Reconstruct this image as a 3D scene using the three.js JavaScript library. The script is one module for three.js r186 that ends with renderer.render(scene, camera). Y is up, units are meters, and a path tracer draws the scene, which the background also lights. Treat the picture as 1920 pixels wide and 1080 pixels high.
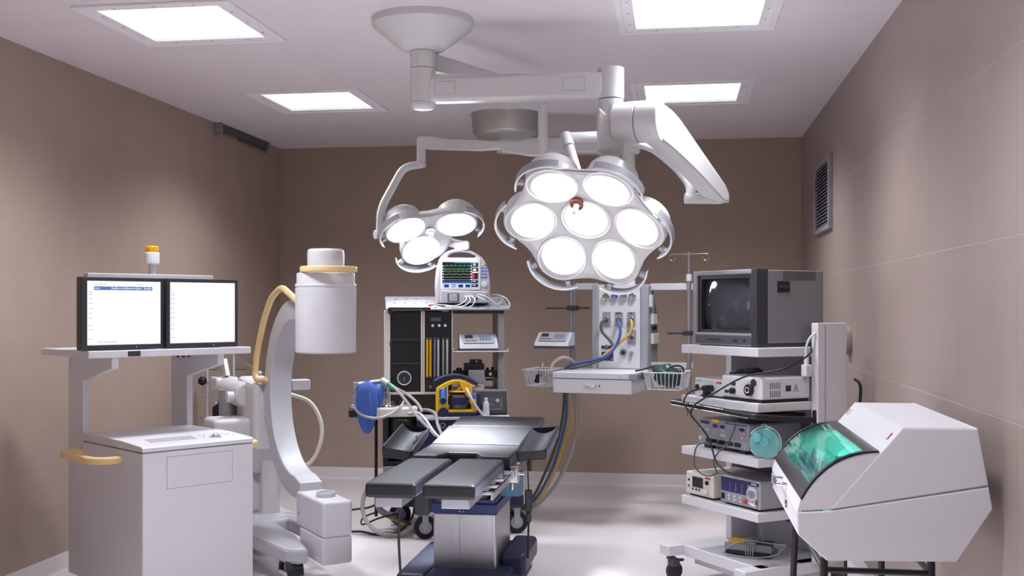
import * as THREE from 'three';
import { RoundedBoxGeometry } from 'three/addons/geometries/RoundedBoxGeometry.js';
import { RectAreaLightUniformsLib } from 'three/addons/lights/RectAreaLightUniformsLib.js';
import { mergeGeometries } from 'three/addons/utils/BufferGeometryUtils.js';

// ---------- camera, exposure, main lights ----------
const scene = new THREE.Scene();
scene.background = new THREE.Color(0x0b0a0a);
const FOCAL = 2050;                                   // focal length in pixels of a 1920x1080 frame
const camera = new THREE.PerspectiveCamera(2 * Math.atan(540 / FOCAL) * 180 / Math.PI, 1920 / 1080, 0.05, 60);
camera.position.set(0, 1.5, 0);
camera.rotation.y = Math.atan(308 / FOCAL);           // the lens is turned a little to the left of the room's axis
camera.setViewOffset(1920, 1080, 0, -36, 1920, 1080); // lens shifted so that verticals stay vertical
const renderer = new THREE.WebGLRenderer({ antialias: true });
renderer.toneMapping = THREE.LinearToneMapping;
renderer.toneMappingExposure = 1.0;
renderer.shadowMap.enabled = true;
RectAreaLightUniformsLib.init();
const PANEL_LIGHT = 16;                              // candela of each recessed ceiling panel
const PANEL_COLOR = new THREE.Color().setRGB(0.885, 0.925, 1.0);
const BIG_LAMP = 72, SMALL_LAMP = 72;                 // candela of the two surgical lights
const LAMP_COLOR = new THREE.Color().setRGB(0.885, 0.925, 1.0);

// ---------- helpers ----------
const R = Math.PI / 180;
let seed = 7;
const rnd = () => { seed = (seed * 1664525 + 1013904223) % 4294967296; return seed / 4294967296; };
const V = (x, y, z) => new THREE.Vector3(x, y, z);
const T = (g, x = 0, y = 0, z = 0, rx = 0, ry = 0, rz = 0) => {
  const m = new THREE.Matrix4().makeRotationFromEuler(new THREE.Euler(rx, ry, rz)); m.setPosition(x, y, z);
  g.applyMatrix4(m); return g;
};
const flat = g => { const n = g.index ? g.toNonIndexed() : g; for (const k of Object.keys(n.attributes)) if (!['position', 'normal', 'uv'].includes(k)) n.deleteAttribute(k); n.morphAttributes = {}; return n; };
const merge = list => list.length === 1 ? list[0] : mergeGeometries(list.map(flat), false);
const box = (w, h, d, r = 0.004, s = 2) => r > 0 ? new RoundedBoxGeometry(w, h, d, s, Math.min(r, w / 2.01, h / 2.01, d / 2.01)) : new THREE.BoxGeometry(w, h, d);
const bx = (x0, x1, y0, y1, z0, z1, r = 0.004) => T(box(x1 - x0, y1 - y0, z1 - z0, r), (x0 + x1) / 2, (y0 + y1) / 2, (z0 + z1) / 2);
const lathe = (pts, seg = 40) => new THREE.LatheGeometry(pts.map(p => new THREE.Vector2(Math.max(p[0], 0), p[1])), seg);
// upright cylinder with softened rims, base at y = 0
const cyl = (r, h, c = 0.003, seg = 32) => lathe([[0, 0], [r - c, 0], [r - c * 0.3, c * 0.3], [r, c], [r, h - c], [r - c * 0.3, h - c * 0.3], [r - c, h], [0, h]], seg);
const cylz = (r, h, c = 0.002, seg = 28) => T(cyl(r, h, c, seg), 0, 0, 0, Math.PI / 2);       // along +z
const cylx = (r, h, c = 0.002, seg = 28) => T(cyl(r, h, c, seg), 0, 0, 0, 0, 0, -Math.PI / 2); // along +x
function curveTube(curve, r, n, rs) {
  const list = [new THREE.TubeGeometry(curve, n, r, rs, false)];
  for (const t of [0, 1]) { const p = curve.getPointAt(t); list.push(T(new THREE.SphereGeometry(r * 0.995, rs, 5), p.x, p.y, p.z)); }
  return merge(list);
}
const tube = (pts, r, n = 40, rs = 10) => curveTube(new THREE.CatmullRomCurve3(pts.map(p => V(...p)), false, 'centripetal'), r, n, rs);
// pipe along straight runs with rounded corners
function pipe(pts, r, rb = 0.03, rs = 12) {
  const p = pts.map(q => V(...q)), path = new THREE.CurvePath();
  let from = p[0].clone();
  for (let i = 1; i < p.length - 1; i++) {
    const a = p[i].clone().sub(p[i - 1]), b = p[i + 1].clone().sub(p[i]);
    const k = Math.min(rb, a.length() * 0.49, b.length() * 0.49);
    const s = p[i].clone().addScaledVector(a.normalize(), -k), e = p[i].clone().addScaledVector(b.normalize(), k);
    path.add(new THREE.LineCurve3(from, s)); path.add(new THREE.QuadraticBezierCurve3(s, p[i], e)); from = e;
  }
  path.add(new THREE.LineCurve3(from, p[p.length - 1]));
  const n = path.curves.reduce((a, c) => a + (c.isLineCurve3 ? 1 : 7), 0), dense = [];
  for (const c of path.curves) { const m = c.isLineCurve3 ? 1 : 7; for (let i = 0; i < m; i++) dense.push(c.getPoint(i / m)); }
  dense.push(p[p.length - 1].clone());
  const clean = dense.filter((q, i) => !i || q.distanceTo(dense[i - 1]) > 1e-5);
  return sweepRound(clean, r, rs);
}
// round section swept along a list of points, capped
function sweepRound(pts, r, rs = 12) {
  const pos = [], idx = [], n = pts.length;
  let nrm = null;
  for (let i = 0; i < n; i++) {
    const t = pts[Math.min(i + 1, n - 1)].clone().sub(pts[Math.max(i - 1, 0)]).normalize();
    if (!nrm) { nrm = Math.abs(t.y) < 0.9 ? V(0, 1, 0) : V(1, 0, 0); }
    nrm = nrm.clone().addScaledVector(t, -nrm.dot(t)).normalize();
    const b = t.clone().cross(nrm);
    for (let k = 0; k < rs; k++) { const a = k / rs * 2 * Math.PI; const q = pts[i].clone().addScaledVector(nrm, Math.cos(a) * r).addScaledVector(b, Math.sin(a) * r); pos.push(q.x, q.y, q.z); }
  }
  for (let i = 0; i < n - 1; i++) for (let k = 0; k < rs; k++) { const a = i * rs + k, b = i * rs + (k + 1) % rs; idx.push(a, b, a + rs, b, b + rs, a + rs); }
  const g = new THREE.BufferGeometry(); g.setAttribute('position', new THREE.Float32BufferAttribute(pos, 3)); g.setIndex(idx); g.computeVertexNormals();
  g.setAttribute('uv', new THREE.Float32BufferAttribute(new Array(pos.length / 3 * 2).fill(0), 2));
  const caps = [pts[0], pts[n - 1]].map(p => T(new THREE.SphereGeometry(r * 0.99, rs, 6), p.x, p.y, p.z));
  return merge([g, ...caps]);
}
const bar = (a, b, r, seg = 12) => { const p = V(...a), q = V(...b), d = q.clone().sub(p); const g = cyl(r, d.length(), Math.min(r * 0.25, 0.002), seg); g.applyQuaternion(new THREE.Quaternion().setFromUnitVectors(V(0, 1, 0), d.normalize())); g.translate(p.x, p.y, p.z); return g; };
// outline in x,y extruded along z, centred on z = 0; holes optional
function extr(pts, depth, bev = 0.003, holes = [], curve = 12) {
  const s = pts instanceof THREE.Shape ? pts : new THREE.Shape(pts.map(p => new THREE.Vector2(p[0], p[1])));
  for (const h of holes) s.holes.push(h instanceof THREE.Path ? h : new THREE.Path(h.map(p => new THREE.Vector2(p[0], p[1]))));
  const g = new THREE.ExtrudeGeometry(s, { depth: depth - 2 * bev, bevelEnabled: bev > 0, bevelSize: bev, bevelThickness: bev, bevelOffset: -bev, bevelSegments: 2, curveSegments: curve });
  g.translate(0, 0, -(depth - 2 * bev) / 2); return g;
}
const roundRect = (x0, x1, y0, y1, r) => { const s = new THREE.Shape(); s.moveTo(x0 + r, y0); s.lineTo(x1 - r, y0); s.quadraticCurveTo(x1, y0, x1, y0 + r); s.lineTo(x1, y1 - r); s.quadraticCurveTo(x1, y1, x1 - r, y1); s.lineTo(x0 + r, y1); s.quadraticCurveTo(x0, y1, x0, y1 - r); s.lineTo(x0, y0 + r); s.quadraticCurveTo(x0, y0, x0 + r, y0); return s; };
const ring = (ro, ri, h, seg = 36) => lathe([[ri, 0], [ro - 0.002, 0], [ro, 0.002], [ro, h - 0.002], [ro - 0.002, h], [ri, h], [ri, 0]], seg);
const plane = (w, h) => new THREE.PlaneGeometry(w, h);
// uv in metres, by the side a face points to
function uvm(g) {
  const n = flat(g), p = n.attributes.position, q = n.attributes.normal, uv = [];
  for (let i = 0; i < p.count; i++) {
    const ax = Math.abs(q.getX(i)), ay = Math.abs(q.getY(i)), az = Math.abs(q.getZ(i));
    if (ay >= ax && ay >= az) uv.push(p.getX(i), p.getZ(i)); else if (ax >= az) uv.push(p.getZ(i), p.getY(i)); else uv.push(p.getX(i), p.getY(i));
  }
  n.setAttribute('uv', new THREE.Float32BufferAttribute(uv, 2)); return n;
}
const used = {};
const numbered = n => { const k = used[n] = (used[n] ?? -1) + 1; return k ? n + '_' + String(k).padStart(3, '0') : n; };
function thing(name, label, category, x = 0, y = 0, z = 0, ry = 0, group) {
  const o = new THREE.Group(); o.name = numbered(name); o.position.set(x, y, z); o.rotation.y = ry;
  o.userData = { label, category }; if (group) o.userData.group = group; scene.add(o); return o;
}
function part(parent, name, geo, material, x = 0, y = 0, z = 0, rx = 0, ry = 0, rz = 0) {
  const m = new THREE.Mesh(Array.isArray(geo) ? merge(geo) : geo, material); m.name = name;
  m.position.set(x, y, z); m.rotation.set(rx, ry, rz); m.castShadow = m.receiveShadow = true; parent.add(m); return m;
}
function single(name, label, category, geo, material, group) {
  const m = part(scene, numbered(name), geo, material); m.userData = { label, category }; if (group) m.userData.group = group; return m;
}
function struct(name, geo, material) { const m = part(scene, name, geo, material); m.userData = { kind: 'structure', label: name.replace(/_/g, ' ') }; return m; }

// ---------- procedural textures ----------
function noiseField(n, cells, s0) {
  let s = s0; const r = () => { s = (s * 1664525 + 1013904223) % 4294967296; return s / 4294967296; };
  const g = Array.from({ length: cells * cells }, r), out = new Float32Array(n * n), sm = t => t * t * (3 - 2 * t);
  for (let y = 0; y < n; y++) for (let x = 0; x < n; x++) {
    const u = x / n * cells, v = y / n * cells, i = Math.floor(u), j = Math.floor(v), a = sm(u - i), b = sm(v - j), i1 = (i + 1) % cells, j1 = (j + 1) % cells;
    out[y * n + x] = (g[j * cells + i] * (1 - a) + g[j * cells + i1] * a) * (1 - b) + (g[j1 * cells + i] * (1 - a) + g[j1 * cells + i1] * a) * b;
  }
  return out;
}
function dataTex(n, fn, color = false, rep = 1) {
  const d = new Uint8Array(n * n * 4);
  for (let i = 0; i < n * n; i++) { const c = fn(i % n, Math.floor(i / n), i); for (let k = 0; k < 3; k++) d[i * 4 + k] = Math.max(0, Math.min(255, Math.round((Array.isArray(c) ? c[k] : c) * 255))); d[i * 4 + 3] = 255; }
  const t = new THREE.DataTexture(d, n, n); t.wrapS = t.wrapT = THREE.RepeatWrapping; t.magFilter = THREE.LinearFilter; t.minFilter = THREE.LinearMipmapLinearFilter; t.generateMipmaps = true;
  if (color) t.colorSpace = THREE.SRGBColorSpace; t.repeat.set(rep, rep); t.needsUpdate = true; return t;
}
const NF = [noiseField(256, 128, 11), noiseField(256, 32, 5), noiseField(256, 8, 3), noiseField(256, 256, 19)];
const paintBump = dataTex(256, (x, y, i) => 0.35 * NF[0][i] + 0.45 * NF[1][i] + 0.2 * NF[2][i], false, 2.2);
const gloss = (lo, hi, rep) => dataTex(256, (x, y, i) => lo + (hi - lo) * (0.35 * NF[1][i] + 0.65 * NF[2][i]), false, rep);
const tone = (r, g, b, amp, rep) => dataTex(256, (x, y, i) => { const k = 1 + amp * ((0.5 * NF[2][i] + 0.3 * NF[1][i] + 0.2 * NF[3][i]) - 0.5); return [r * k, g * k, b * k]; }, true, rep);
const brushed = dataTex(256, (x, y, i) => 0.25 + 0.22 * NF[3][(y % 2) * 256 + x] + 0.08 * NF[2][i], false, 3);
const leather = dataTex(256, (x, y, i) => 0.6 * NF[0][i] + 0.4 * NF[3][i], false, 14);
function canvasTex(w, h, draw) {
  const c = document.createElement('canvas'); c.width = w; c.height = h; const g = c.getContext('2d'); draw(g, w, h);
  const t = new THREE.CanvasTexture(c); t.colorSpace = THREE.SRGBColorSpace; t.anisotropy = 4; return t;
}
// ---------- materials ----------
const std = (color, roughness = 0.5, metalness = 0, o = {}) => new THREE.MeshStandardMaterial({ color, roughness, metalness, ...o });
const M = {
  wallPaint: std(0xffffff, 0.55, 0, { map: tone(0.66, 0.58, 0.53, 0.05, 0.7), bumpMap: paintBump, bumpScale: 0.0005 }),
  wallPanel: std(0xffffff, 0.42, 0, { map: tone(0.6, 0.54, 0.51, 0.05, 0.6), roughnessMap: null }),
  joint: std(0xcfc6c2, 0.6),
  ceiling: std(0xffffff, 0.6, 0, { map: tone(0.9, 0.87, 0.89, 0.03, 0.5), bumpMap: paintBump, bumpScale: 0.0006 }),
  floor: std(0xffffff, 1, 0, { map: tone(0.88, 0.85, 0.85, 0.05, 0.45), roughnessMap: gloss(0.36, 0.5, 0.8) }),
  white: std(0xcfcdd2, 0.38), whiteSoft: std(0xcbc7c9, 0.5), whiteGrey: std(0xbbb9bf, 0.42), cream: std(0xd9d2c8, 0.45), monitorGrey: std(0xa6a4aa, 0.45),
  lampWhite: std(0xd2d1d2, 0.3), satin: std(0xb9b7b2, 0.38, 0.55), silverGrey: std(0x9fa0a8, 0.45, 0.25),
  grey: std(0x8d8b90, 0.5), greyDark: std(0x4b4b52, 0.5), charcoal: std(0x2a2a2f, 0.45), black: std(0x0f0f11, 0.45), tvGrey: std(0x757277, 0.5), rubber: std(0x1b1b1c, 0.75),
  beige: std(0xe3c48d, 0.42), chrome: std(0xd6d6da, 0.14, 1), steel: std(0xb4b4ba, 1, 1, { roughnessMap: brushed }), aluminium: std(0xa9aab2, 0.4, 0.6),
  navy: std(0x23336f, 0.42), navyDark: std(0x1d2145, 0.42), blue: std(0x4a67b4, 0.5), yellow: std(0xf0bc12, 0.42), amber: new THREE.MeshPhysicalMaterial({ color: 0xf2a90a, roughness: 0.25, transmission: 0.35, thickness: 0.01 }),
  vinyl: new THREE.MeshPhysicalMaterial({ color: 0x17161d, roughness: 0.45, specularIntensity: 0.9, sheen: 1, sheenColor: new THREE.Color(0xb4b2cc), sheenRoughness: 0.45, bumpMap: leather, bumpScale: 0.0002 }), padTrim: std(0x2b2a33, 0.4), plum: std(0x37305a, 0.4), green: std(0x2f8f6a, 0.5), hoseGreen: std(0x3f4f45, 0.5), hoseBlue: std(0x46599a, 0.5), hoseYellow: std(0xc8a63c, 0.5),
  hoseGrey: std(0x8d8280, 0.5), orange: std(0xd8683a, 0.5), red: std(0xc03a2c, 0.45), mint: std(0x35b79c, 0.5), teal: std(0x5fa9ad, 0.4),
  bag: std(0x3d5fae, 0.5), brown: std(0x8a3d2c, 0.45),
  clear: new THREE.MeshPhysicalMaterial({ color: 0xffffff, roughness: 0.04, transmission: 1, thickness: 0, ior: 1.45 }),
  hoseClear: new THREE.MeshPhysicalMaterial({ color: 0xd9d4d6, roughness: 0.2, transmission: 0.65, thickness: 0, ior: 1.45 }),
};

// ================= THE ROOM =================
const X0 = -3.46, X1 = 1.02, ZB = -9.25, ZF = 1.1, H = 2.9, TH = 0.12;
struct('floor', uvm(bx(X0 - TH, X1 + TH, -0.1, 0, ZB - TH, ZF + TH, 0)), M.floor);
struct('wall_back', uvm(bx(X0 - TH, X1 + TH, 0, H, ZB - TH, ZB, 0)), M.wallPaint);
struct('wall_left', uvm(bx(X0 - TH, X0, 0, H, ZB, ZF, 0)), M.wallPaint);
struct('wall_front', uvm(bx(X0 - TH, X1 + TH, 0, H, ZF, ZF + TH, 0)), M.wallPaint);
// right wall: large glossy panels with thin pale joints
{
  const w = struct('wall_right', uvm(bx(X1 + 0.0015, X1 + TH, 0, H, ZB, ZF, 0)), M.joint);
  const hs = [0, 0.575, 1.147, 1.72, 2.297, H], len = 1.15;
  let gap = 0.0035;
  for (let j = 0; j < hs.length - 1; j++) for (let z = ZB, k = 0; z < ZF - 0.01; z += len, k++) {
    const z1 = Math.min(z + len, ZF);
    part(w, 'panel', uvm(bx(X1, X1 + 0.002, hs[j] + (j ? gap / 2 : 0), hs[j + 1] - (j < 4 ? gap / 2 : 0), z + 0.0006, z1 - 0.0006, 0)), M.wallPanel);
  }
}
// ceiling with openings for the recessed light panels
const panelSpots = [[-2.4, -5.1], [0.1, -5.22], [-2.4, -7.15], [0.1, -7.24], [0.1, -3.05]];
{
  const s = new THREE.Shape([[X0 - TH, -ZF - TH], [X1 + TH, -ZF - TH], [X1 + TH, -ZB + TH], [X0 - TH, -ZB + TH]].map(p => new THREE.Vector2(...p)));
  const hole = 0.34;
  for (const [x, z] of panelSpots) s.holes.push(new THREE.Path([[x - hole, -z - hole], [x - hole, -z + hole], [x + hole, -z + hole], [x + hole, -z - hole]].map(p => new THREE.Vector2(...p))));
  const g = new THREE.ExtrudeGeometry(s, { depth: TH, bevelEnabled: false });
  T(g, 0, H, 0, -Math.PI / 2);
  struct('ceiling', uvm(g), M.ceiling);
}
// coved skirting in the colour of the floor
{
  const prof = [[0, 0], [0.02, 0], [0.008, 0.004], [0.004, 0.014], [0.003, 0.1], [0, 0.1]];
  const run = (len) => { const g = extr(prof, len, 0); return g; };
  struct('baseboard_back', uvm(T(run(X1 - X0), (X0 + X1) / 2, 0, ZB, 0, -Math.PI / 2, 0)), M.floor);
  struct('baseboard_left', uvm(T(run(ZF - ZB), X0, 0, (ZF + ZB) / 2)), M.floor);
  struct('baseboard_right', uvm(T(run(ZF - ZB), X1, 0, (ZF + ZB) / 2, 0, Math.PI, 0)), M.floor);
}
// recessed ceiling lights
{
  const glow = new THREE.MeshStandardMaterial({ color: 0xffffff, roughness: 0.4, emissive: PANEL_COLOR.clone().lerp(new THREE.Color(1, 1, 1), 0.8), emissiveIntensity: 1.15 });
  const frameMat = std(0xf3f1f5, 0.45);
  const where = ['recessed square ceiling light above the twin screens on the left', 'recessed square ceiling light at the top edge right of the lamp canopy', 'smaller looking recessed ceiling light on the left towards the back wall', 'smaller looking recessed ceiling light on the right towards the back wall',
    'recessed ceiling light on the right just out of view over the camera'];
  panelSpots.forEach(([x, z], i) => {
    const t = thing('ceiling_light', where[i], 'ceiling light', x, H, z, 0, 'recessed ceiling lights');
    const fr = (o, n, y0, y1, b) => [bx(-o, o, y0, y1, -o, -n, b), bx(-o, o, y0, y1, n, o, b), bx(-o, -n, y0, y1, -n, n, b), bx(n, o, y0, y1, -n, n, b)];
    part(t, 'trim_frame', fr(0.385, 0.352, -0.012, 0.0, 0.003), frameMat);
    const f = part(t, 'inner_frame', fr(0.352, 0.3, -0.006, 0.06, 0.002), frameMat);
    for (const a of [-1, 1]) for (const b of [-0.6, 0, 0.6]) { part(f, 'screw', cyl(0.005, 0.002, 0.0005, 10), M.grey, a * 0.326, -0.0075, b * 0.326); part(f, 'screw', cyl(0.005, 0.002, 0.0005, 10), M.grey, b * 0.326, -0.0075, a * 0.326); }
    part(t, 'housing', bx(-0.335, 0.335, 0.06, 0.1, -0.335, 0.335, 0), frameMat);
    part(t, 'light_panel', bx(-0.3, 0.3, 0.012, 0.03, -0.3, 0.3, 0.001), glow);
const l = new THREE.SpotLight(PANEL_COLOR, PANEL_LIGHT, 0, 72 * R, 0.7, 2); l.position.set(x, H - 0.02, z); l.target.position.set(x, 0, z); l.castShadow = true; l.shadow.radius = 10; l.shadow.mapSize.set(1024, 1024); scene.add(l.target); scene.add(l);
  });
}
// wall fittings
{
  const t = thing('air_vent', 'louvred grey air vent high on the right wall', 'vent', X1, 2.02, -7.83, -Math.PI / 2);   // local z points into the room, x along the wall
  const W = 0.78, HH = 0.5;
  part(t, 'vent_frame', [bx(-W / 2, W / 2, 0, 0.035, 0, 0.03), bx(-W / 2, W / 2, HH - 0.035, HH, 0, 0.03), bx(-W / 2, -W / 2 + 0.035, 0.035, HH - 0.035, 0, 0.03), bx(W / 2 - 0.035, W / 2, 0.035, HH - 0.035, 0, 0.03)], M.grey);
  part(t, 'back_plate', bx(-W / 2 + 0.03, W / 2 - 0.03, 0.03, HH - 0.03, -0.0, 0.003, 0), M.greyDark);
  const slat = box(W - 0.075, 0.003, 0.026, 0.001, 1);
  for (let i = 0; i < 18; i++) part(t, 'slat', slat, M.silverGrey, 0, 0.05 + i * 0.0236, 0.015, 0.7);
}
{
  const t = thing('curtain_rail_fixture', 'slim dark fixture under the ceiling in the back left corner', 'fixture', X0, H - 0.075, -8.38, Math.PI / 2);
  part(t, 'bracket', [bx(-0.52, -0.48, 0, 0.075, 0, 0.05), bx(-0.515, -0.485, -0.03, 0.0, 0.01, 0.035)], M.grey);
  part(t, 'bracket', [bx(0.47, 0.51, 0, 0.075, 0, 0.05), bx(0.475, 0.505, -0.03, 0.0, 0.01, 0.035)], M.grey);
  part(t, 'rail', [bx(-0.48, 0.47, 0.015, 0.07, 0.005, 0.04), bx(-0.1, 0.47, 0.0, 0.016, 0.008, 0.03)], M.greyDark);
}
{
  const t = thing('wall_socket', 'round pale socket on the right wall behind the trolley column', 'socket', X1, 1.3, -6.72, -Math.PI / 2);
  part(t, 'ring', T(ring(0.085, 0.06, 0.03), 0, 0, 0, Math.PI / 2), M.wallPanel);
  part(t, 'face_plate', cylz(0.06, 0.014), M.grey);
}

// ================= SURGICAL LIGHTS ON THE CEILING =================
const glowBulb = new THREE.MeshStandardMaterial({ color: 0xffffff, roughness: 0.3, emissive: LAMP_COLOR, emissiveIntensity: 11 });
const glowSmall = new THREE.MeshStandardMaterial({ color: 0xffffff, roughness: 0.3, emissive: LAMP_COLOR, emissiveIntensity: 34 });
function frameOf(n, right) {   // x to the right, z along the beam
  const z = n.clone().normalize(), x = right.clone().addScaledVector(z, -right.dot(z)).normalize(), y = z.clone().cross(x);
  return new THREE.Quaternion().setFromRotationMatrix(new THREE.Matrix4().makeBasis(x, y, z));
}
// shallow bowl with a lobed outline, bulging away from the beam
function bowl(outline, thick) {
  const na = 120, nr = 10, pos = [], idx = [], zf = r => 0.04 + 0.55 * r * r;
  const ringAt = (k, back) => { for (let a = 0; a < na; a++) { const t = a / na * 2 * Math.PI, ro = outline(t), r = ro * (back ? Math.min(k / nr, 0.985) : k / nr); pos.push(r * Math.cos(t), r * Math.sin(t), back ? zf(r) - thick * (1 - 0.75 * (k / nr) ** 4) : zf(r)); } };
  for (let k = 0; k <= nr; k++) ringAt(k, false);
  for (let k = nr; k >= 0; k--) ringAt(k, true);
  const n = 2 * nr + 2;
  for (let k = 0; k < n - 1; k++) for (let a = 0; a < na; a++) { const b = (a + 1) % na; idx.push(k * na + a, (k + 1) * na + a, k * na + b, k * na + b, (k + 1) * na + a, (k + 1) * na + b); }
  const g = new THREE.BufferGeometry(); g.setAttribute('position', new THREE.Float32BufferAttribute(pos, 3)); g.setIndex(idx); g.computeVertexNormals();
  g.setAttribute('uv', new THREE.Float32BufferAttribute(new Array(pos.length / 3 * 2).fill(0), 2)); return g;
}
// lamp head: dish (the part itself) with reflectors, rails and grip as its pieces; local z is the beam
function lampHead(t, at, n, spots, dishShape, candela, cone, outward, size = 1) {
  const q = frameOf(n, V(0.989, 0, -0.148));
  const head = part(t, 'lamp_head', dishShape, M.lampWhite, ...at); head.quaternion.copy(q); head.scale.setScalar(size);
  const drum = lathe([[0, -0.145], [0.075, -0.14], [0.09, -0.13], [0.096, -0.108], [0.114, -0.106], [0.12, -0.095], [0.122, -0.062], [0.127, -0.058], [0.13, -0.045], [0.131, 0.0], [0.126, 0.005], [0.119, 0.005], [0.1155, -0.004]], 44);
  drum.rotateX(Math.PI / 2);
  const face = lathe([[0, 0.008], [0.05, 0.007], [0.085, 0.003], [0.1155, -0.004], [0.1155, -0.02]], 44); face.rotateX(Math.PI / 2);
  const strip = (() => { // curved grey rail with a white lip
    const s = new THREE.Shape(), a = 52 * R; s.absarc(0, 0, 0.172, -a, a, false); s.absarc(0, 0, 0.166, a, -a, true);
    return T(extr(s, 0.045, 0.0015, [], 20), 0, 0, 0.0);
  })();
  const lip = (() => { const p = []; for (let i = 0; i <= 16; i++) { const b = (-56 + 112 * i / 16) * R; p.push(V(0.173 * Math.cos(b), 0.173 * Math.sin(b), 0.024)); } return sweepRound(p, 0.0042, 8); })();
  const clip = bx(0.136, 0.168, -0.012, 0.012, -0.012, 0.012, 0.003);
  spots.forEach(([px, py], i) => {
    const r = Math.hypot(px, py), ang = Math.atan2(py, px), tilt = 14 * R * r / 0.272;
    const dir = V(-Math.cos(ang) * Math.sin(tilt), -Math.sin(ang) * Math.sin(tilt), Math.cos(tilt));
    const rq = new THREE.Quaternion().setFromUnitVectors(V(0, 0, 1), dir);
    const zc = 0.048 + 0.55 * r * r;
    const place = m => { m.position.set(px, py, zc); m.quaternion.copy(rq); return m; };
    place(part(head, 'reflector_housing', drum, M.lampWhite));
    place(part(head, 'reflector_lamp', face, spots.length > 3 ? glowBulb : glowSmall));
    if (outward[i] !== null) {
      const a = outward[i] ?? ang;
      const turn = new THREE.Quaternion().setFromAxisAngle(V(0, 0, 1), a);
      const rail = place(part(head, 'grip_rail', [strip.clone(), T(clip.clone(), 0, 0, 0, 0, 0, 0.72), T(clip.clone(), 0, 0, 0, 0, 0, -0.72)], M.silverGrey)); rail.quaternion.multiply(turn);
      const l2 = place(part(head, 'rail_lip', lip, M.lampWhite)); l2.quaternion.multiply(turn);
    }
  });
  // the beam: one soft light as wide as the head, just in front of the reflectors
  const wd = n.clone().normalize(), wp = V(...at).add(t.position).addScaledVector(wd, 0.15 * size);
  const l = new THREE.SpotLight(LAMP_COLOR, candela, 0, cone, 1, 2); l.position.copy(wp); l.target.position.copy(wp).add(wd);
  l.castShadow = true; l.shadow.radius = spots.length > 3 ? 12 : 7; l.shadow.mapSize.set(1024, 1024); scene.add(l, l.target);
  return head;
}
const CX = -1.22, CZ = -5.2;
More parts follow.
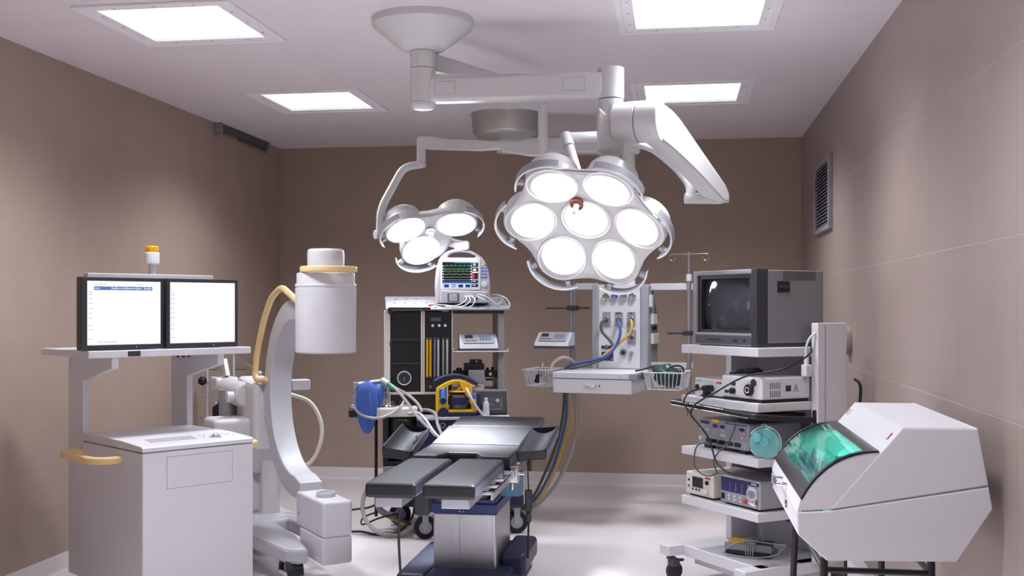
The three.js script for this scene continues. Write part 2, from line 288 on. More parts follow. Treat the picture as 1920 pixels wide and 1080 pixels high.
{
  const t = thing('surgical_light', 'large seven-lamp surgical light hanging from the front ceiling canopy', 'surgical light', CX, 0, CZ);
  part(t, 'canopy', lathe([[0.06, 2.745], [0.1, 2.75], [0.112, 2.757], [0.15, 2.785], [0.243, 2.862], [0.247, 2.87], [0.247, 2.9]], 64), M.lampWhite);
  part(t, 'column', [T(ring(0.068, 0.055, 0.02), 0, 2.745, 0), T(cyl(0.062, 0.085), 0, 2.66, 0), T(cyl(0.063, 0.165), 0, 2.494, 0)], M.lampWhite);
  part(t, 'end_cap', T(lathe([[0, 0], [0.04, 0.002], [0.058, 0.01], [0.062, 0.02], [0.062, 0.034]]), 0, 2.459, 0), M.lampWhite);
  // main arm to the joint at (0.911, 2.55, -0.012)
  const jx = 0.911, jz = -0.012;
  part(t, 'extension_arm', [bx(0.03, jx - 0.03, 2.492, 2.612, -0.05, 0.05, 0.02), T(extr([[0.05, 2.6], [0.5, 2.612], [0.05, 2.625]], 0.08, 0.002), 0, 0, 0)], M.lampWhite);
  for (const x of [0.12, jx - 0.17]) { const c = part(t, 'cover_plate', bx(x - 0.05, x + 0.05, 2.525, 2.585, 0.049, 0.0512, 0.001), M.lampWhite); part(c, 'cover_seam', bx(x - 0.0515, x + 0.0515, 2.5235, 2.5865, 0.049, 0.0503, 0), M.grey); }
  part(t, 'joint', T(cyl(0.064, 0.148, 0.004), jx, 2.489, jz), M.lampWhite);
  part(t, 'joint_housing', [T(cyl(0.061, 0.258, 0.004), jx, 2.228, jz), T(extr([[-0.06, 2.24], [0.06, 2.24], [0.06, 2.33], [-0.06, 2.44]], 0.09, 0.01), jx, 0, jz + 0.02, 0, 0.2, 0)], M.lampWhite);
  part(t, 'end_cap', T(lathe([[0, 0], [0.045, 0.001], [0.057, 0.006], [0.059, 0.012]]), jx, 2.2175, jz), M.lampWhite);
  // pivot drum lying to the right, turned a little towards the viewer
  const pa = -16 * R, ax = V(Math.cos(pa), 0, -Math.sin(pa));
  const drumAt = V(jx, 2.37, jz);
  part(t, 'pivot_drum', T(cylx(0.099, 0.11, 0.004, 44), 0.03, 0, 0), M.lampWhite, drumAt.x, drumAt.y, drumAt.z, 0, pa, 0);
  part(t, 'pivot_cap', T(cylx(0.0985, 0.11, 0.006, 44), 0.142, 0, 0), M.lampWhite, drumAt.x, drumAt.y, drumAt.z, 0, pa, 0);
  // spring arm: runs away from the viewer and down, tapering
  {
    const s = new THREE.Shape();
    s.moveTo(-0.085, -0.02); s.quadraticCurveTo(-0.08, 0.085, 0.0, 0.085); s.quadraticCurveTo(0.1, 0.08, 0.2, 0.02); s.lineTo(0.62, -0.245); s.lineTo(0.66, -0.29); s.lineTo(0.66, -0.335); s.lineTo(0.6, -0.335); s.quadraticCurveTo(0.2, -0.14, 0.0, -0.09); s.quadraticCurveTo(-0.08, -0.09, -0.085, -0.02);
    const g = extr(s, 0.1, 0.012); // local x: away along the arm, z: axis
    const away = V(0, 1, 0).cross(ax).negate(); // horizontal, perpendicular to the axis
    const dirAway = away.z < 0 ? away : away.negate();
    const sway = dirAway.clone().addScaledVector(ax, 0.28).normalize();
    const b = new THREE.Matrix4().makeBasis(sway, V(0, 1, 0), sway.clone().cross(V(0, 1, 0)));
    const c = drumAt.clone().addScaledVector(ax, 0.2); b.setPosition(c.x, c.y, c.z); g.applyMatrix4(b);
    part(t, 'spring_arm', g, M.lampWhite);
    const end = c.clone().addScaledVector(sway, 0.62); end.y -= 0.315;
    // swivel block at the end of the arm and the bow that carries the lamp head
    const inw = V(-0.97, 0, 0.24).normalize();
    const e2 = end.clone().addScaledVector(inw, 0.17);
    part(t, 'swivel_block', [bar([end.x + 0.02, end.y, end.z], [e2.x, e2.y, e2.z], 0.028, 20)], M.lampWhite);
    const hp = V(-0.434 - CX, 1.955, -5.42 - CZ);        // behind the lamp head
    const top = V(-0.552 - CX, 2.353, -5.479 - CZ);
    const e3 = e2.clone().addScaledVector(inw, -0.03);
    part(t, 'bow', [tube([[e3.x, e3.y, e3.z], [e3.x + 0.0, e3.y + 0.06, e3.z], [e3.x - 0.05, e3.y + 0.14, e3.z + 0.01], [e3.x - 0.16, e3.y + 0.235, e3.z + 0.05], [top.x + 0.42, top.y - 0.045, top.z - 0.05], [top.x + 0.25, top.y - 0.002, top.z - 0.02], [top.x, top.y, top.z]], 0.027, 60, 14)], M.lampWhite);
    part(t, 'bow_elbow', [T(new THREE.SphereGeometry(0.03, 18, 12), top.x, top.y, top.z), bar([top.x, top.y + 0.012, top.z], [top.x + 0.022, top.y - 0.055, top.z + 0.045], 0.0305, 20)], M.lampWhite);
    part(t, 'stem', bar([top.x + 0.02, top.y - 0.05, top.z + 0.04], [top.x + 0.075, top.y - 0.23, top.z + 0.06], 0.028, 20), M.lampWhite);
  }
  const spots = [[0, 0]]; for (let k = 0; k < 6; k++) { const a = (8 + 60 * k) * R; spots.push([0.27 * Math.cos(a), 0.27 * Math.sin(a)]); }
  const dish = bowl(a => 0.365 + 0.022 * Math.cos(6 * (a - 8 * R)), 0.1);
  const head = lampHead(t, [-0.428 - CX, 1.96, -5.345 - CZ], V(-0.142, -0.71, 0.685), spots, dish, BIG_LAMP, 44 * R, [null, undefined, 62 * R, 132 * R, 190 * R, 245 * R, -52 * R]);
  part(head, 'handle_socket', [T(ring(0.034, 0.02, 0.02, 28), -0.045, 0.105, 0.055, Math.PI / 2, 0, 0), T(cyl(0.012, 0.02), -0.045, 0.105, 0.05, Math.PI / 2, 0, 0)], M.brown);
  part(head, 'sterile_handle', T(lathe([[0, 0.075], [0.01, 0.072], [0.015, 0.06], [0.013, 0.02], [0.018, 0.0]], 20), -0.045, 0.105, 0.06, Math.PI / 2, 0, 0), M.lampWhite);
}
{
  const t = thing('surgical_light', 'small three-lamp surgical light on a bent arm above the patient monitor', 'surgical light', CX, 0, CZ);
  const L = (x, y, z) => [x - CX, y, z - CZ];
  const d0 = L(-0.753, 0, -6.197);
  // second arm from the canopy column, running back to the drop tube
  { const a = V(0.0, 2.7, 0), b = V(d0[0], 2.7, d0[2]), dd = b.clone().sub(a), ln = dd.length(); const g = box(ln - 0.06, 0.085, 0.075, 0.012); T(g, ln / 2 + 0.03, 0, 0); g.rotateY(Math.atan2(-dd.z, dd.x)); g.translate(0, 2.7, 0); part(t, 'extension_arm', g, M.lampWhite); }
  part(t, 'drop_tube', [T(cyl(0.032, 0.075), d0[0], 2.66, d0[2]), T(cyl(0.028, 0.24), d0[0], 2.425, d0[2])], M.lampWhite);
  part(t, 'elbow', [T(cyl(0.031, 0.1), d0[0], 2.375, d0[2]), T(new THREE.SphereGeometry(0.031, 18, 12), d0[0], 2.378, d0[2])], M.lampWhite);
  const e = V(d0[0], 2.405, d0[2]), f = V(...L(-1.66, 2.575, -7.031));
  { const dd = f.clone().sub(e), ln = dd.length(), up = V(0, 1, 0), x = dd.clone().normalize(), z = x.clone().cross(up).normalize(), y = z.clone().cross(x);
    const s = [[0.0, -0.04], [0.1, -0.048], [0.34, -0.03], [0.36, -0.012], [0.6, -0.03], [ln - 0.1, -0.035], [ln, -0.025], [ln + 0.025, 0.02], [ln, 0.046], [ln - 0.12, 0.05], [ln - 0.3, 0.036], [0.25, 0.032], [0, 0.04]];
    const g = extr(s, 0.06, 0.01); g.applyMatrix4(new THREE.Matrix4().makeBasis(x, y, z).setPosition(e)); part(t, 'spring_arm', g, M.lampWhite); }
  part(t, 'swivel', [T(cyl(0.03, 0.13), f.x, 2.455, f.z), T(cyl(0.0305, 0.03), f.x, 2.423, f.z)], M.lampWhite);
  part(t, 'bow', [pipe([[f.x, 2.44, f.z], L(-1.775, 2.425, -7.016), L(-1.925, 2.15, -6.992), L(-1.931, 1.985, -6.991)], 0.026, 0.07, 14)], M.lampWhite);
  const hc = L(-1.645, 2.05, -7.185);
  part(t, 'bow_arm', [bar(L(-1.962, 1.978, -6.986), L(-1.86, 1.985, -7.08), 0.03, 18), bar(L(-1.86, 1.985, -7.08), L(-1.76, 2.03, -7.3), 0.024, 14)], M.lampWhite);
  const n = V(0.29, -0.79, 0.475);
  const spots = [152, 15, 245].map(a => [0.172 * Math.cos(a * R), 0.172 * Math.sin(a * R)]);
  const dish = bowl(a => 0.21 + 0.045 * Math.cos(3 * (a - 28 * R)), 0.09);
  const head = lampHead(t, hc, n, spots, dish, SMALL_LAMP, 16 * R, [undefined, undefined, undefined], 1.07);
  part(head, 'sterile_handle', [T(ring(0.026, 0.014, 0.016, 24), 0, 0.01, 0.05, Math.PI / 2, 0, 0), T(lathe([[0, 0.05], [0.01, 0.047], [0.013, 0.04], [0.012, 0.0]], 20), 0, 0.01, 0.05, Math.PI / 2, 0, 0)], M.lampWhite);
  part(t, 'bow_arm', [bar(L(-1.62, 1.97, -7.36), L(-1.46, 1.925, -7.36), 0.032, 18), T(extr(roundRect(-0.05, 0.05, -0.032, 0.032, 0.02), 0.05, 0.006), ...L(-1.45, 1.922, -7.355))], M.lampWhite);
}
// ================= CEILING SUPPLY PENDANT =================
function pump(label, x, y, z, ry, group) {   // small syringe pump with a sloping keypad, front +z, base at y
  const t = thing('infusion_pump', label, 'infusion pump', x, y, z, ry, group);
  part(t, 'body', T(extr([[-0.09, 0], [0.09, 0], [0.075, 0.028], [-0.02, 0.098], [-0.075, 0.1], [-0.09, 0.08]], 0.26, 0.006), 0, 0, 0, 0, -Math.PI / 2, 0), M.whiteGrey);
  part(t, 'base', bx(-0.13, 0.13, -0.016, 0.004, -0.075, 0.09, 0.004), M.greyDark);
  const face = part(t, 'control_panel', box(0.21, 0.1, 0.003, 0.001), M.silverGrey, 0, 0.068, 0.0305, -Math.atan2(0.095, 0.07));
  part(face, 'display', box(0.055, 0.035, 0.002, 0.0005), M.charcoal, -0.065, 0.018, 0.0022);
  part(face, 'keypad', box(0.07, 0.055, 0.002, 0.0005), std(0x4c5f8c, 0.5), 0.045, 0.008, 0.0022);
  for (let i = 0; i < 4; i++) part(face, 'key', box(0.016, 0.012, 0.002, 0.0005), i === 1 ? M.red : M.greyDark, -0.082 + i * 0.02, -0.025, 0.0022);
  for (let i = 0; i < 3; i++) for (let j = 0; j < 3; j++) part(face, 'key', box(0.016, 0.012, 0.002, 0.0005), M.silverGrey, 0.024 + i * 0.021, -0.01 + j * 0.018, 0.0036);
  return t;
}
const PX = -0.404, PZ = -7.928, PA = -11.5 * R;
{
  const t = thing('supply_pendant', 'grey ceiling supply pendant with gas outlets, drawer shelf and side poles', 'medical pendant', PX, 0, PZ, PA);
  const wl = (x, y, z) => { const dx = x - PX, dz = z - PZ, c = Math.cos(PA), s = Math.sin(PA); return [dx * c - dz * s, y, dx * s + dz * c]; };
  const cn = wl(-1.22, 0, -7.85), tb = wl(-0.345, 0, -8.04);
  part(t, 'canopy', T(lathe([[0, 2.705], [0.1, 2.708], [0.215, 2.735], [0.245, 2.765], [0.255, 2.885], [0.262, 2.9]], 64), cn[0], 0, cn[2]), M.satin);
  part(t, 'canopy_hub', T(cyl(0.07, 0.09), cn[0], 2.62, cn[2]), M.lampWhite);
  { const dx = tb[0] - cn[0], dz = tb[2] - cn[2], ln = Math.hypot(dx, dz); const g = box(ln + 0.12, 0.115, 0.13, 0.02); T(g, ln / 2 + 0.02, 0, 0); g.rotateY(Math.atan2(-dz, dx)); g.translate(cn[0], 2.675, cn[2]); part(t, 'pendant_arm', g, M.lampWhite); }
  part(t, 'drop_tube', T(cyl(0.049, 0.97), tb[0], 1.66, tb[2]), M.lampWhite);
  const body = part(t, 'column_body', bx(-0.2, 0.204, 1.02, 1.664, -0.335, 0, 0.006), M.whiteGrey);
  part(body, 'front_plate', bx(-0.155, 0.15, 1.06, 1.655, 0.0, 0.004, 0.001), M.white);
  part(body, 'edge_profile', bx(-0.203, -0.165, 1.04, 1.665, 0.0, 0.012, 0.004), M.silverGrey); part(body, 'edge_profile', bx(0.158, 0.204, 1.04, 1.665, 0.0, 0.012, 0.004), M.silverGrey);
  part(body, 'side_plate', bx(0.203, 0.207, 1.05, 1.655, -0.32, -0.02, 0.001), M.grey);
  for (const [y, z, h] of [[1.545, -0.07, 0.09], [1.413, -0.19, 0.075], [1.27, -0.19, 0.075]]) part(body, 'side_socket', bx(0.206, 0.226, y - h / 2, y + h / 2, z - (h > 0.08 ? 0.03 : 0.09), z + (h > 0.08 ? 0.03 : 0.09), 0.003), M.whiteSoft);
  for (const z of [-0.15, -0.23]) part(body, 'side_socket', T(cylx(0.016, 0.012), 0.205, 1.345, z), M.black);
  const gm = [std(0x76906f, 0.4), std(0x5a79c2, 0.4), std(0x8d868a, 0.4), std(0x9b949a, 0.4)];
  [-0.099, -0.034, 0.032, 0.097].forEach((x, i) => { const g = part(t, 'gauge', T(ring(0.027, 0.021, 0.02, 28), x, 1.577, 0.004, Math.PI / 2, 0, 0), M.chrome); part(g, 'dial', T(cylz(0.0215, 0.014), x, 1.577, 0.004), gm[i]); part(g, 'needle', T(box(0.002, 0.02, 0.001, 0), x, 1.577, 0.0188, 0, 0, -0.7 + i * 0.35), M.black); });
  const outlet = (x, y, band) => {
    const p = part(t, 'gas_outlet', bx(x - 0.03, x + 0.03, y - 0.053, y + 0.053, 0.004, 0.01, 0.002), M.aluminium);
    part(p, 'socket_ring', T(ring(0.022, 0.012, 0.016, 24), x, y - 0.002, 0.01, Math.PI / 2, 0, 0), M.chrome);
    part(p, 'socket_core', T(cylz(0.013, 0.02), x, y - 0.002, 0.01), M.greyDark);
    if (band) part(p, 'marking', bx(x - band, x + band * 0.8, y + 0.038, y + 0.047, 0.0098, 0.0106, 0), M.plum);
    for (const s of [-1, 1]) part(p, 'screw', T(cylz(0.004, 0.0015, 0.0004, 10), x, y + s * 0.031, 0.0098), M.grey);
    return p;
  };
  outlet(-0.095, 1.413, 0); outlet(-0.004, 1.413, 0.022); outlet(0.087, 1.413, 0.012); outlet(0.091, 1.285, 0.01);
  const lab = part(t, 'label_plate', bx(-0.135, -0.047, 1.2, 1.252, 0.004, 0.007, 0.001), M.white);
  part(lab, 'label_band', bx(-0.135, -0.047, 1.199, 1.222, 0.0065, 0.0078, 0), M.plum);
  part(lab, 'connector', T(cylz(0.0125, 0.016), -0.092, 1.222, 0.007), M.white); part(lab, 'connector_core', T(cylz(0.008, 0.017), -0.092, 1.222, 0.0075), M.black);
  const lab2 = part(t, 'label_plate', bx(-0.135, -0.047, 1.113, 1.176, 0.004, 0.007, 0.001), M.plum);
  for (const x of [-0.118, -0.058]) part(lab2, 'screw', T(cylz(0.005, 0.003, 0.0006, 12), x, 1.126, 0.006), M.whiteGrey);
  const vac = part(t, 'round_outlet', T(cylz(0.028, 0.01), 0.028, 1.173, 0.004), M.aluminium); part(vac, 'outlet_core', T(cylz(0.016, 0.014), 0.028, 1.173, 0.004), M.charcoal);
  part(t, 'lock_key', [T(cylz(0.014, 0.016), 0.087, 1.172, 0.004), bx(0.082, 0.09, 1.12, 1.168, 0.012, 0.016, 0.002)], M.grey);
  // cross rails and poles
  part(t, 'cross_rail', bx(-0.42, -0.2, 1.63, 1.678, -0.145, -0.11, 0.003), M.whiteGrey);
  part(t, 'cross_rail', bx(0.2, 0.51, 1.624, 1.672, -0.145, -0.11, 0.003), M.whiteGrey);
  part(t, 'cross_rail', bx(0.2, 0.51, 1.06, 1.1, -0.145, -0.11, 0.003), M.whiteGrey);
  part(t, 'cross_rail', bx(-0.42, -0.2, 1.045, 1.085, -0.145, -0.11, 0.003), M.whiteGrey);
  part(t, 'pole', [bar([-0.395, 0.74, -0.1], [-0.395, 1.64, -0.1], 0.012), bar([-0.37, 0.76, -0.1], [-0.37, 1.64, -0.1], 0.0065)], M.steel);
  const pr = part(t, 'pole', [bar([0.484, 0.72, -0.1], [0.484, 1.72, -0.1], 0.0165, 20)], M.steel);
  part(pr, 'collar', T(cyl(0.021, 0.05), 0.484, 1.685, -0.1), M.whiteGrey);
  part(pr, 'extension', bar([0.484, 1.72, -0.1], [0.484, 1.895, -0.1], 0.008), M.steel);
  const hook = (x, s) => { const p = []; for (let i = 0; i <= 14; i++) { const a = (90 + s * (i * 19)) * R; p.push(V(x + s * 0.0 + Math.cos(a) * 0.024 * 1, 1.858 + Math.sin(a) * 0.024, -0.1)); } return sweepRound(p, 0.0026, 6); };
  part(pr, 'drip_hooks', [bar([0.36, 1.882, -0.1], [0.61, 1.882, -0.1], 0.004, 8), hook(0.365, 1), hook(0.607, -1), bar([0.44, 1.882, -0.1], [0.455, 1.84, -0.04], 0.003, 8), bar([0.44, 1.882, -0.1], [0.43, 1.84, -0.16], 0.003, 8)], M.chrome);
  // clamps with thin rods
  part(t, 'clamp_rod', [bar([-0.595, 1.492, -0.1], [-0.25, 1.494, -0.1], 0.0055, 8), bx(-0.425, -0.345, 1.476, 1.512, -0.125, -0.075, 0.005)], M.charcoal);
  part(t, 'clamp_rod', [bar([0.325, 1.313, -0.1], [0.5, 1.315, -0.1], 0.007, 8), bx(0.44, 0.51, 1.298, 1.332, -0.125, -0.075, 0.005)], M.charcoal);
  // shelf with drawer
  part(t, 'shelf', bx(-0.355, 0.215, 1.01, 1.052, 0.0, 0.482, 0.006), M.white);
  for (const x of [-0.33, 0.13]) part(t, 'rivet', T(cylz(0.008, 0.003), x, 1.031, 0.481), M.whiteSoft);
  const dr = part(t, 'drawer', bx(-0.352, 0.205, 0.909, 1.006, 0.05, 0.478, 0.004), M.white);
  part(dr, 'drawer_handle', pipe([[-0.125, 0.966, 0.478], [-0.12, 0.962, 0.5], [-0.075, 0.957, 0.508], [-0.05, 0.962, 0.495], [-0.045, 0.964, 0.478]], 0.006, 0.012, 8), M.chrome);
  part(dr, 'lock', T(cylz(0.007, 0.004), -0.02, 0.962, 0.476), M.greyDark);
  part(t, 'side_rail', [bx(0.235, 0.243, 1.02, 1.045, 0.02, 0.5, 0.002), bx(0.205, 0.24, 1.022, 1.042, 0.44, 0.46, 0.002), bx(0.205, 0.24, 1.022, 1.042, 0.1, 0.12, 0.002), bx(0.19, 0.25, 1.012, 1.05, 0.478, 0.5, 0.003)], M.aluminium);
  part(t, 'side_rail', [bx(-0.395, -0.387, 1.02, 1.045, 0.02, 0.5, 0.002), bx(-0.39, -0.35, 1.022, 1.042, 0.42, 0.44, 0.002), bx(-0.39, -0.35, 1.022, 1.042, 0.08, 0.1, 0.002)], M.aluminium);
  part(t, 'rail_clamp', [bx(0.243, 0.275, 1.005, 1.055, 0.3, 0.36, 0.004)], M.greyDark);
  // wire baskets hooked to the side rails
  const basket = (x0, x1, z0, z1, yt, h) => {
    const b = 0.022, list = [], r = 0.0032, P4 = (i, y, k) => [[x0 + k, y, z0 + k], [x1 - k, y, z0 + k], [x1 - k, y, z1 - k], [x0 + k, y, z1 - k]][i % 4];
    for (let i = 0; i < 4; i++) { list.push(bar(P4(i, yt, 0), P4(i + 1, yt, 0), 0.0042, 6), bar(P4(i, yt - h, b), P4(i + 1, yt - h, b), r, 6));
      const n = 9; for (let k = 0; k < n; k++) { const u = k / n, A = P4(i, yt, 0), B = P4(i + 1, yt, 0), C = P4(i, yt - h, b), D = P4(i + 1, yt - h, b); list.push(bar(A.map((v, q) => v + (B[q] - v) * u), C.map((v, q) => v + (D[q] - v) * u), r, 5)); } }
    for (let k = 1; k < 6; k++) list.push(bar([x0 + b + (x1 - x0 - 2 * b) * k / 6, yt - h, z0 + b], [x0 + b + (x1 - x0 - 2 * b) * k / 6, yt - h, z1 - b], r, 5));
    return list;
  };
  part(t, 'wire_basket', basket(0.28, 0.54, 0.12, 0.44, 1.058, 0.115), M.white);
  part(t, 'wire_basket', basket(-0.6, -0.4, 0.1, 0.42, 1.058, 0.115), M.white);
}
const pw = (x, y, z) => { const c = Math.cos(PA), s = Math.sin(PA); return [PX + x * c + z * s, y, PZ - x * s + z * c]; };   // a point in the pendant's own frame
pump('infusion pump with tilted keypad clamped on the left pole of the supply pendant', ...pw(-0.485, 1.215, 0.03), PA, 'infusion pumps');
// gas hoses from the pendant's outlets
const hoseRun = (name, label, m, pts, r = 0.0105) => single(name, label, 'hose', tube(pts.map(p => pw(...p)), r, 90, 10), m, 'gas hoses of the pendant');
hoseRun('gas_hose', 'dark green gas hose plugged into the leftmost outlet of the pendant', M.hoseGreen, [[-0.095, 1.41, 0.03], [-0.12, 1.39, 0.06], [-0.115, 1.33, 0.07], [-0.05, 1.255, 0.07], [-0.03, 1.22, 0.075], [-0.08, 1.14, 0.09], [-0.2, 1.09, 0.13], [-0.3, 1.064, 0.17], [-0.372, 1.03, 0.17], [-0.372, 0.92, 0.15], [-0.4, 0.7, 0.1], [-0.46, 0.5, 0.06], [-0.53, 0.3, 0.1], [-0.62, 0.1, 0.18], [-0.74, 0.012, 0.24], [-0.98, 0.012, 0.3]]);
hoseRun('gas_hose', 'blue gas hose plugged into the middle outlet of the pendant', M.hoseBlue, [[-0.004, 1.408, 0.03], [0.01, 1.39, 0.07], [0.028, 1.33, 0.09], [0.005, 1.24, 0.095], [-0.06, 1.16, 0.1], [-0.16, 1.122, 0.11], [-0.26, 1.1, 0.12], [-0.36, 1.065, 0.13], [-0.376, 1.02, 0.13], [-0.37, 0.9, 0.11], [-0.385, 0.7, 0.06], [-0.44, 0.5, 0.03], [-0.5, 0.3, 0.06], [-0.6, 0.1, 0.15], [-0.74, 0.012, 0.21], [-0.98, 0.012, 0.26]]);
hoseRun('gas_hose', 'yellow gas hose plugged into the right outlet of the pendant', M.hoseYellow, [[0.087, 1.408, 0.03], [0.105, 1.385, 0.06], [0.095, 1.32, 0.07], [0.03, 1.255, 0.075], [-0.05, 1.19, 0.085], [-0.14, 1.12, 0.09], [-0.25, 1.075, 0.1], [-0.35, 1.065, 0.095], [-0.376, 1.02, 0.09], [-0.362, 0.9, 0.08], [-0.36, 0.7, 0.02], [-0.42, 0.5, 0.0], [-0.485, 0.3, 0.02], [-0.58, 0.1, 0.11], [-0.74, 0.012, 0.18], [-0.98, 0.012, 0.22]], 0.0095);
hoseRun('suction_hose', 'thick translucent grey hose hanging down from the pendant to the floor', M.hoseClear, [[-0.43, 1.03, 0.3], [-0.42, 1.1, 0.26], [-0.36, 1.14, 0.2], [-0.31, 1.1, 0.12], [-0.32, 1.0, 0.03], [-0.33, 0.75, -0.02], [-0.34, 0.55, -0.02], [-0.4, 0.35, 0.0], [-0.5, 0.16, 0.05], [-0.64, 0.03, 0.1], [-0.85, 0.018, 0.12]], 0.014);
{ // things lying in the baskets
  const t = thing('breathing_mask_bag', 'dark green crumpled breathing bag with black tubes in the right wire basket', 'breathing bag', ...pw(0.41, 0.95, 0.28), PA);
  const g = new THREE.SphereGeometry(0.1, 26, 18), p = g.attributes.position; for (let i = 0; i < p.count; i++) { const x = p.getX(i), y = p.getY(i), z = p.getZ(i); const k = 1 + 0.14 * Math.sin(x * 70 + 1) * Math.cos(z * 55) + 0.1 * Math.sin(y * 60); p.setXYZ(i, x * k * 1.0, y * k * 0.75 + 0.085 - 0.25 * x, z * k * 1.15); } g.computeVertexNormals();
  part(t, 'bag', g, std(0x27403f, 0.4));
  part(t, 'tube', [tube([[0.0, 0.12, 0.1], [0.05, 0.15, 0.06], [0.1, 0.14, 0.0], [0.1, 0.06, -0.05]], 0.006), tube([[-0.2, 0.115, 0.1], [-0.15, 0.125, 0.1], [-0.08, 0.15, 0.08]], 0.006), tube([[0.1, 0.12, 0.05], [0.06, 0.05, 0.1], [0.02, 0.03, 0.12]], 0.005)], M.black);
}
{
  const t = thing('suction_handpiece', 'chrome and black handpiece sticking out of the left wire basket', 'handpiece', ...pw(-0.5, 0.97, 0.4), PA);
  part(t, 'grip', bar([0, 0, 0], [0.02, 0.06, 0.0], 0.018, 16), M.black);
  part(t, 'tip', bar([0.02, 0.06, 0.0], [0.05, 0.14, 0.0], 0.009, 12), M.chrome);
}

// ================= WORKSTATION TROLLEY WITH TWO SCREENS =================
const WX = -2.276, WZ = -5.035, WA = 53 * R;
const ww = (x, y, z) => { const c = Math.cos(WA), s = Math.sin(WA); return [WX + x * c + z * s, y, WZ - x * s + z * c]; };
{
  const t = thing('workstation_trolley', 'white imaging workstation trolley with keypad deck and screen shelf', 'medical trolley', WX, 0, WZ, WA);
  const A = -0.31, B = 0.278;
  const body = part(t, 'cabinet', bx(A, B, 0.075, 0.816, -0.66, 0, 0.008), M.white);
  // front panel outlined by a groove: a slightly recessed dark seam and the panel on it
  part(body, 'panel_seam', bx(-0.19, 0.161, 0.636, 0.79, -0.002, 0.0006, 0), M.grey);
  part(body, 'service_panel', bx(-0.1875, 0.1585, 0.6385, 0.7875, -0.001, 0.0016, 0.001), M.white);
  part(t, 'seam', bx(A + 0.004, B - 0.004, 0.814, 0.822, -0.655, -0.004, 0), M.greyDark);
  const deck = part(t, 'deck', T(extr([[0, 0.82], [0, 0.838], [-0.012, 0.846], [-0.23, 0.858], [-0.66, 0.858], [-0.66, 0.82]].map(p => [-p[0], p[1]]), B - A, 0.003), (A + B) / 2, 0, 0, 0, Math.PI / 2, 0), M.white);
  const slope = Math.atan2(0.012, 0.218), ky = z => 0.8457 + (-z - 0.012) * Math.tan(slope);
  const key = box(0.0095, 0.002, 0.008, 0.0008, 1);
  for (let r = 0; r < 5; r++) for (let c = 0; c < 15; c++) { const z = -0.1 - r * 0.021, x = -0.215 + c * 0.0165 + r * 0.003; part(deck, 'key', key, M.grey, x, ky(z) + 0.001, z, slope); }
  for (let r = 0; r < 3; r++) for (let c = 0; c < 6; c++) if ((r * 6 + c) % 4 !== 3) { const z = -0.12 - r * 0.028, x = 0.07 + c * 0.033; part(deck, 'key', key, M.grey, x, ky(z) + 0.001, z, slope); }
  part(deck, 'trackball', [T(new THREE.SphereGeometry(0.021, 24, 12, 0, 2 * Math.PI, 0, Math.PI / 2), 0.125, ky(-0.1), -0.1), T(ring(0.031, 0.02, 0.004, 28), 0.125, ky(-0.1) - 0.001, -0.1)], M.aluminium);
  // two uprights with forward brackets
  const up = [[-0.84, 0.12], [-0.66, 0.12], [-0.66, 1.126], [-0.325, 1.2], [-0.325, 1.256], [-0.84, 1.256]].map(p => [-p[0], p[1]]);
  part(t, 'upright', T(extr(up, 0.036, 0.003), -0.293, 0, 0, 0, Math.PI / 2, 0), M.white);
  part(t, 'upright', T(extr(up, 0.036, 0.003), 0.282, 0, 0, 0, Math.PI / 2, 0), M.white);
  const sh = part(t, 'screen_shelf', bx(-0.438, 0.447, 1.254, 1.289, -0.872, -0.3, 0.004), M.white);
  part(sh, 'badge', bx(-0.24, -0.175, 1.258, 1.284, -0.3005, -0.2985, 0.0005), M.charcoal);
  part(sh, 'port', [T(cyl(0.006, 0.012, 0.001, 12), 0.04, 1.243, -0.33), T(cyl(0.008, 0.012, 0.001, 12), 0.07, 1.243, -0.33), T(cyl(0.006, 0.012, 0.001, 12), 0.1, 1.243, -0.33)], M.black);
  part(t, 'cable_duct', bx(-0.39, 0.29, 1.289, 1.668, -0.47, -0.42, 0.003), M.whiteGrey);
  part(t, 'beacon_pole', T(cyl(0.0185, 0.44), -0.018, 1.285, -0.495), M.whiteGrey);
  part(t, 'beacon_base', T(cyl(0.037, 0.062, 0.006), -0.018, 1.722, -0.495), M.white);
  part(t, 'warning_beacon', T(lathe([[0, 0], [0.031, 0], [0.033, 0.003], [0.0335, 0.026], [0.03, 0.032], [0, 0.034]]), -0.018, 1.784, -0.495), M.amber);
  const hd = s => { const e = s < 0 ? A : B; const rr = s < 0 ? 1 : 1; return extr((() => { const q = new THREE.Shape(); q.moveTo(0, -0.21); q.lineTo(0.05, -0.21); q.quadraticCurveTo(0.135, -0.23, 0.14, -0.32); q.lineTo(0.14, -0.58); q.quadraticCurveTo(0.135, -0.67, 0.05, -0.69); q.lineTo(0, -0.69); q.lineTo(0, -0.65); q.lineTo(0.045, -0.65); q.quadraticCurveTo(0.1, -0.64, 0.1, -0.57); q.lineTo(0.1, -0.33); q.quadraticCurveTo(0.1, -0.26, 0.045, -0.25); q.lineTo(0, -0.25); q.lineTo(0, -0.21); return q; })(), 0.034, 0.009); };
  // outline drawn in (x out of the side, z), laid flat
  part(t, 'push_handle', hd(-1).rotateX(Math.PI / 2).rotateY(Math.PI), M.beige, A, 0.766, -0.9);
  part(t, 'push_handle', T(hd(1), 0, 0, 0, Math.PI / 2, 0, 0), M.beige, B, 0.79, 0.1);
  for (const x of [A + 0.06, B - 0.06]) for (const z of [-0.07, -0.59]) part(t, 'caster', [T(cylx(0.037, 0.03, 0.004, 24), x - 0.015, 0.037, z), bx(x - 0.025, x + 0.025, 0.05, 0.08, z - 0.02, z + 0.02, 0.004)], M.rubber);
}
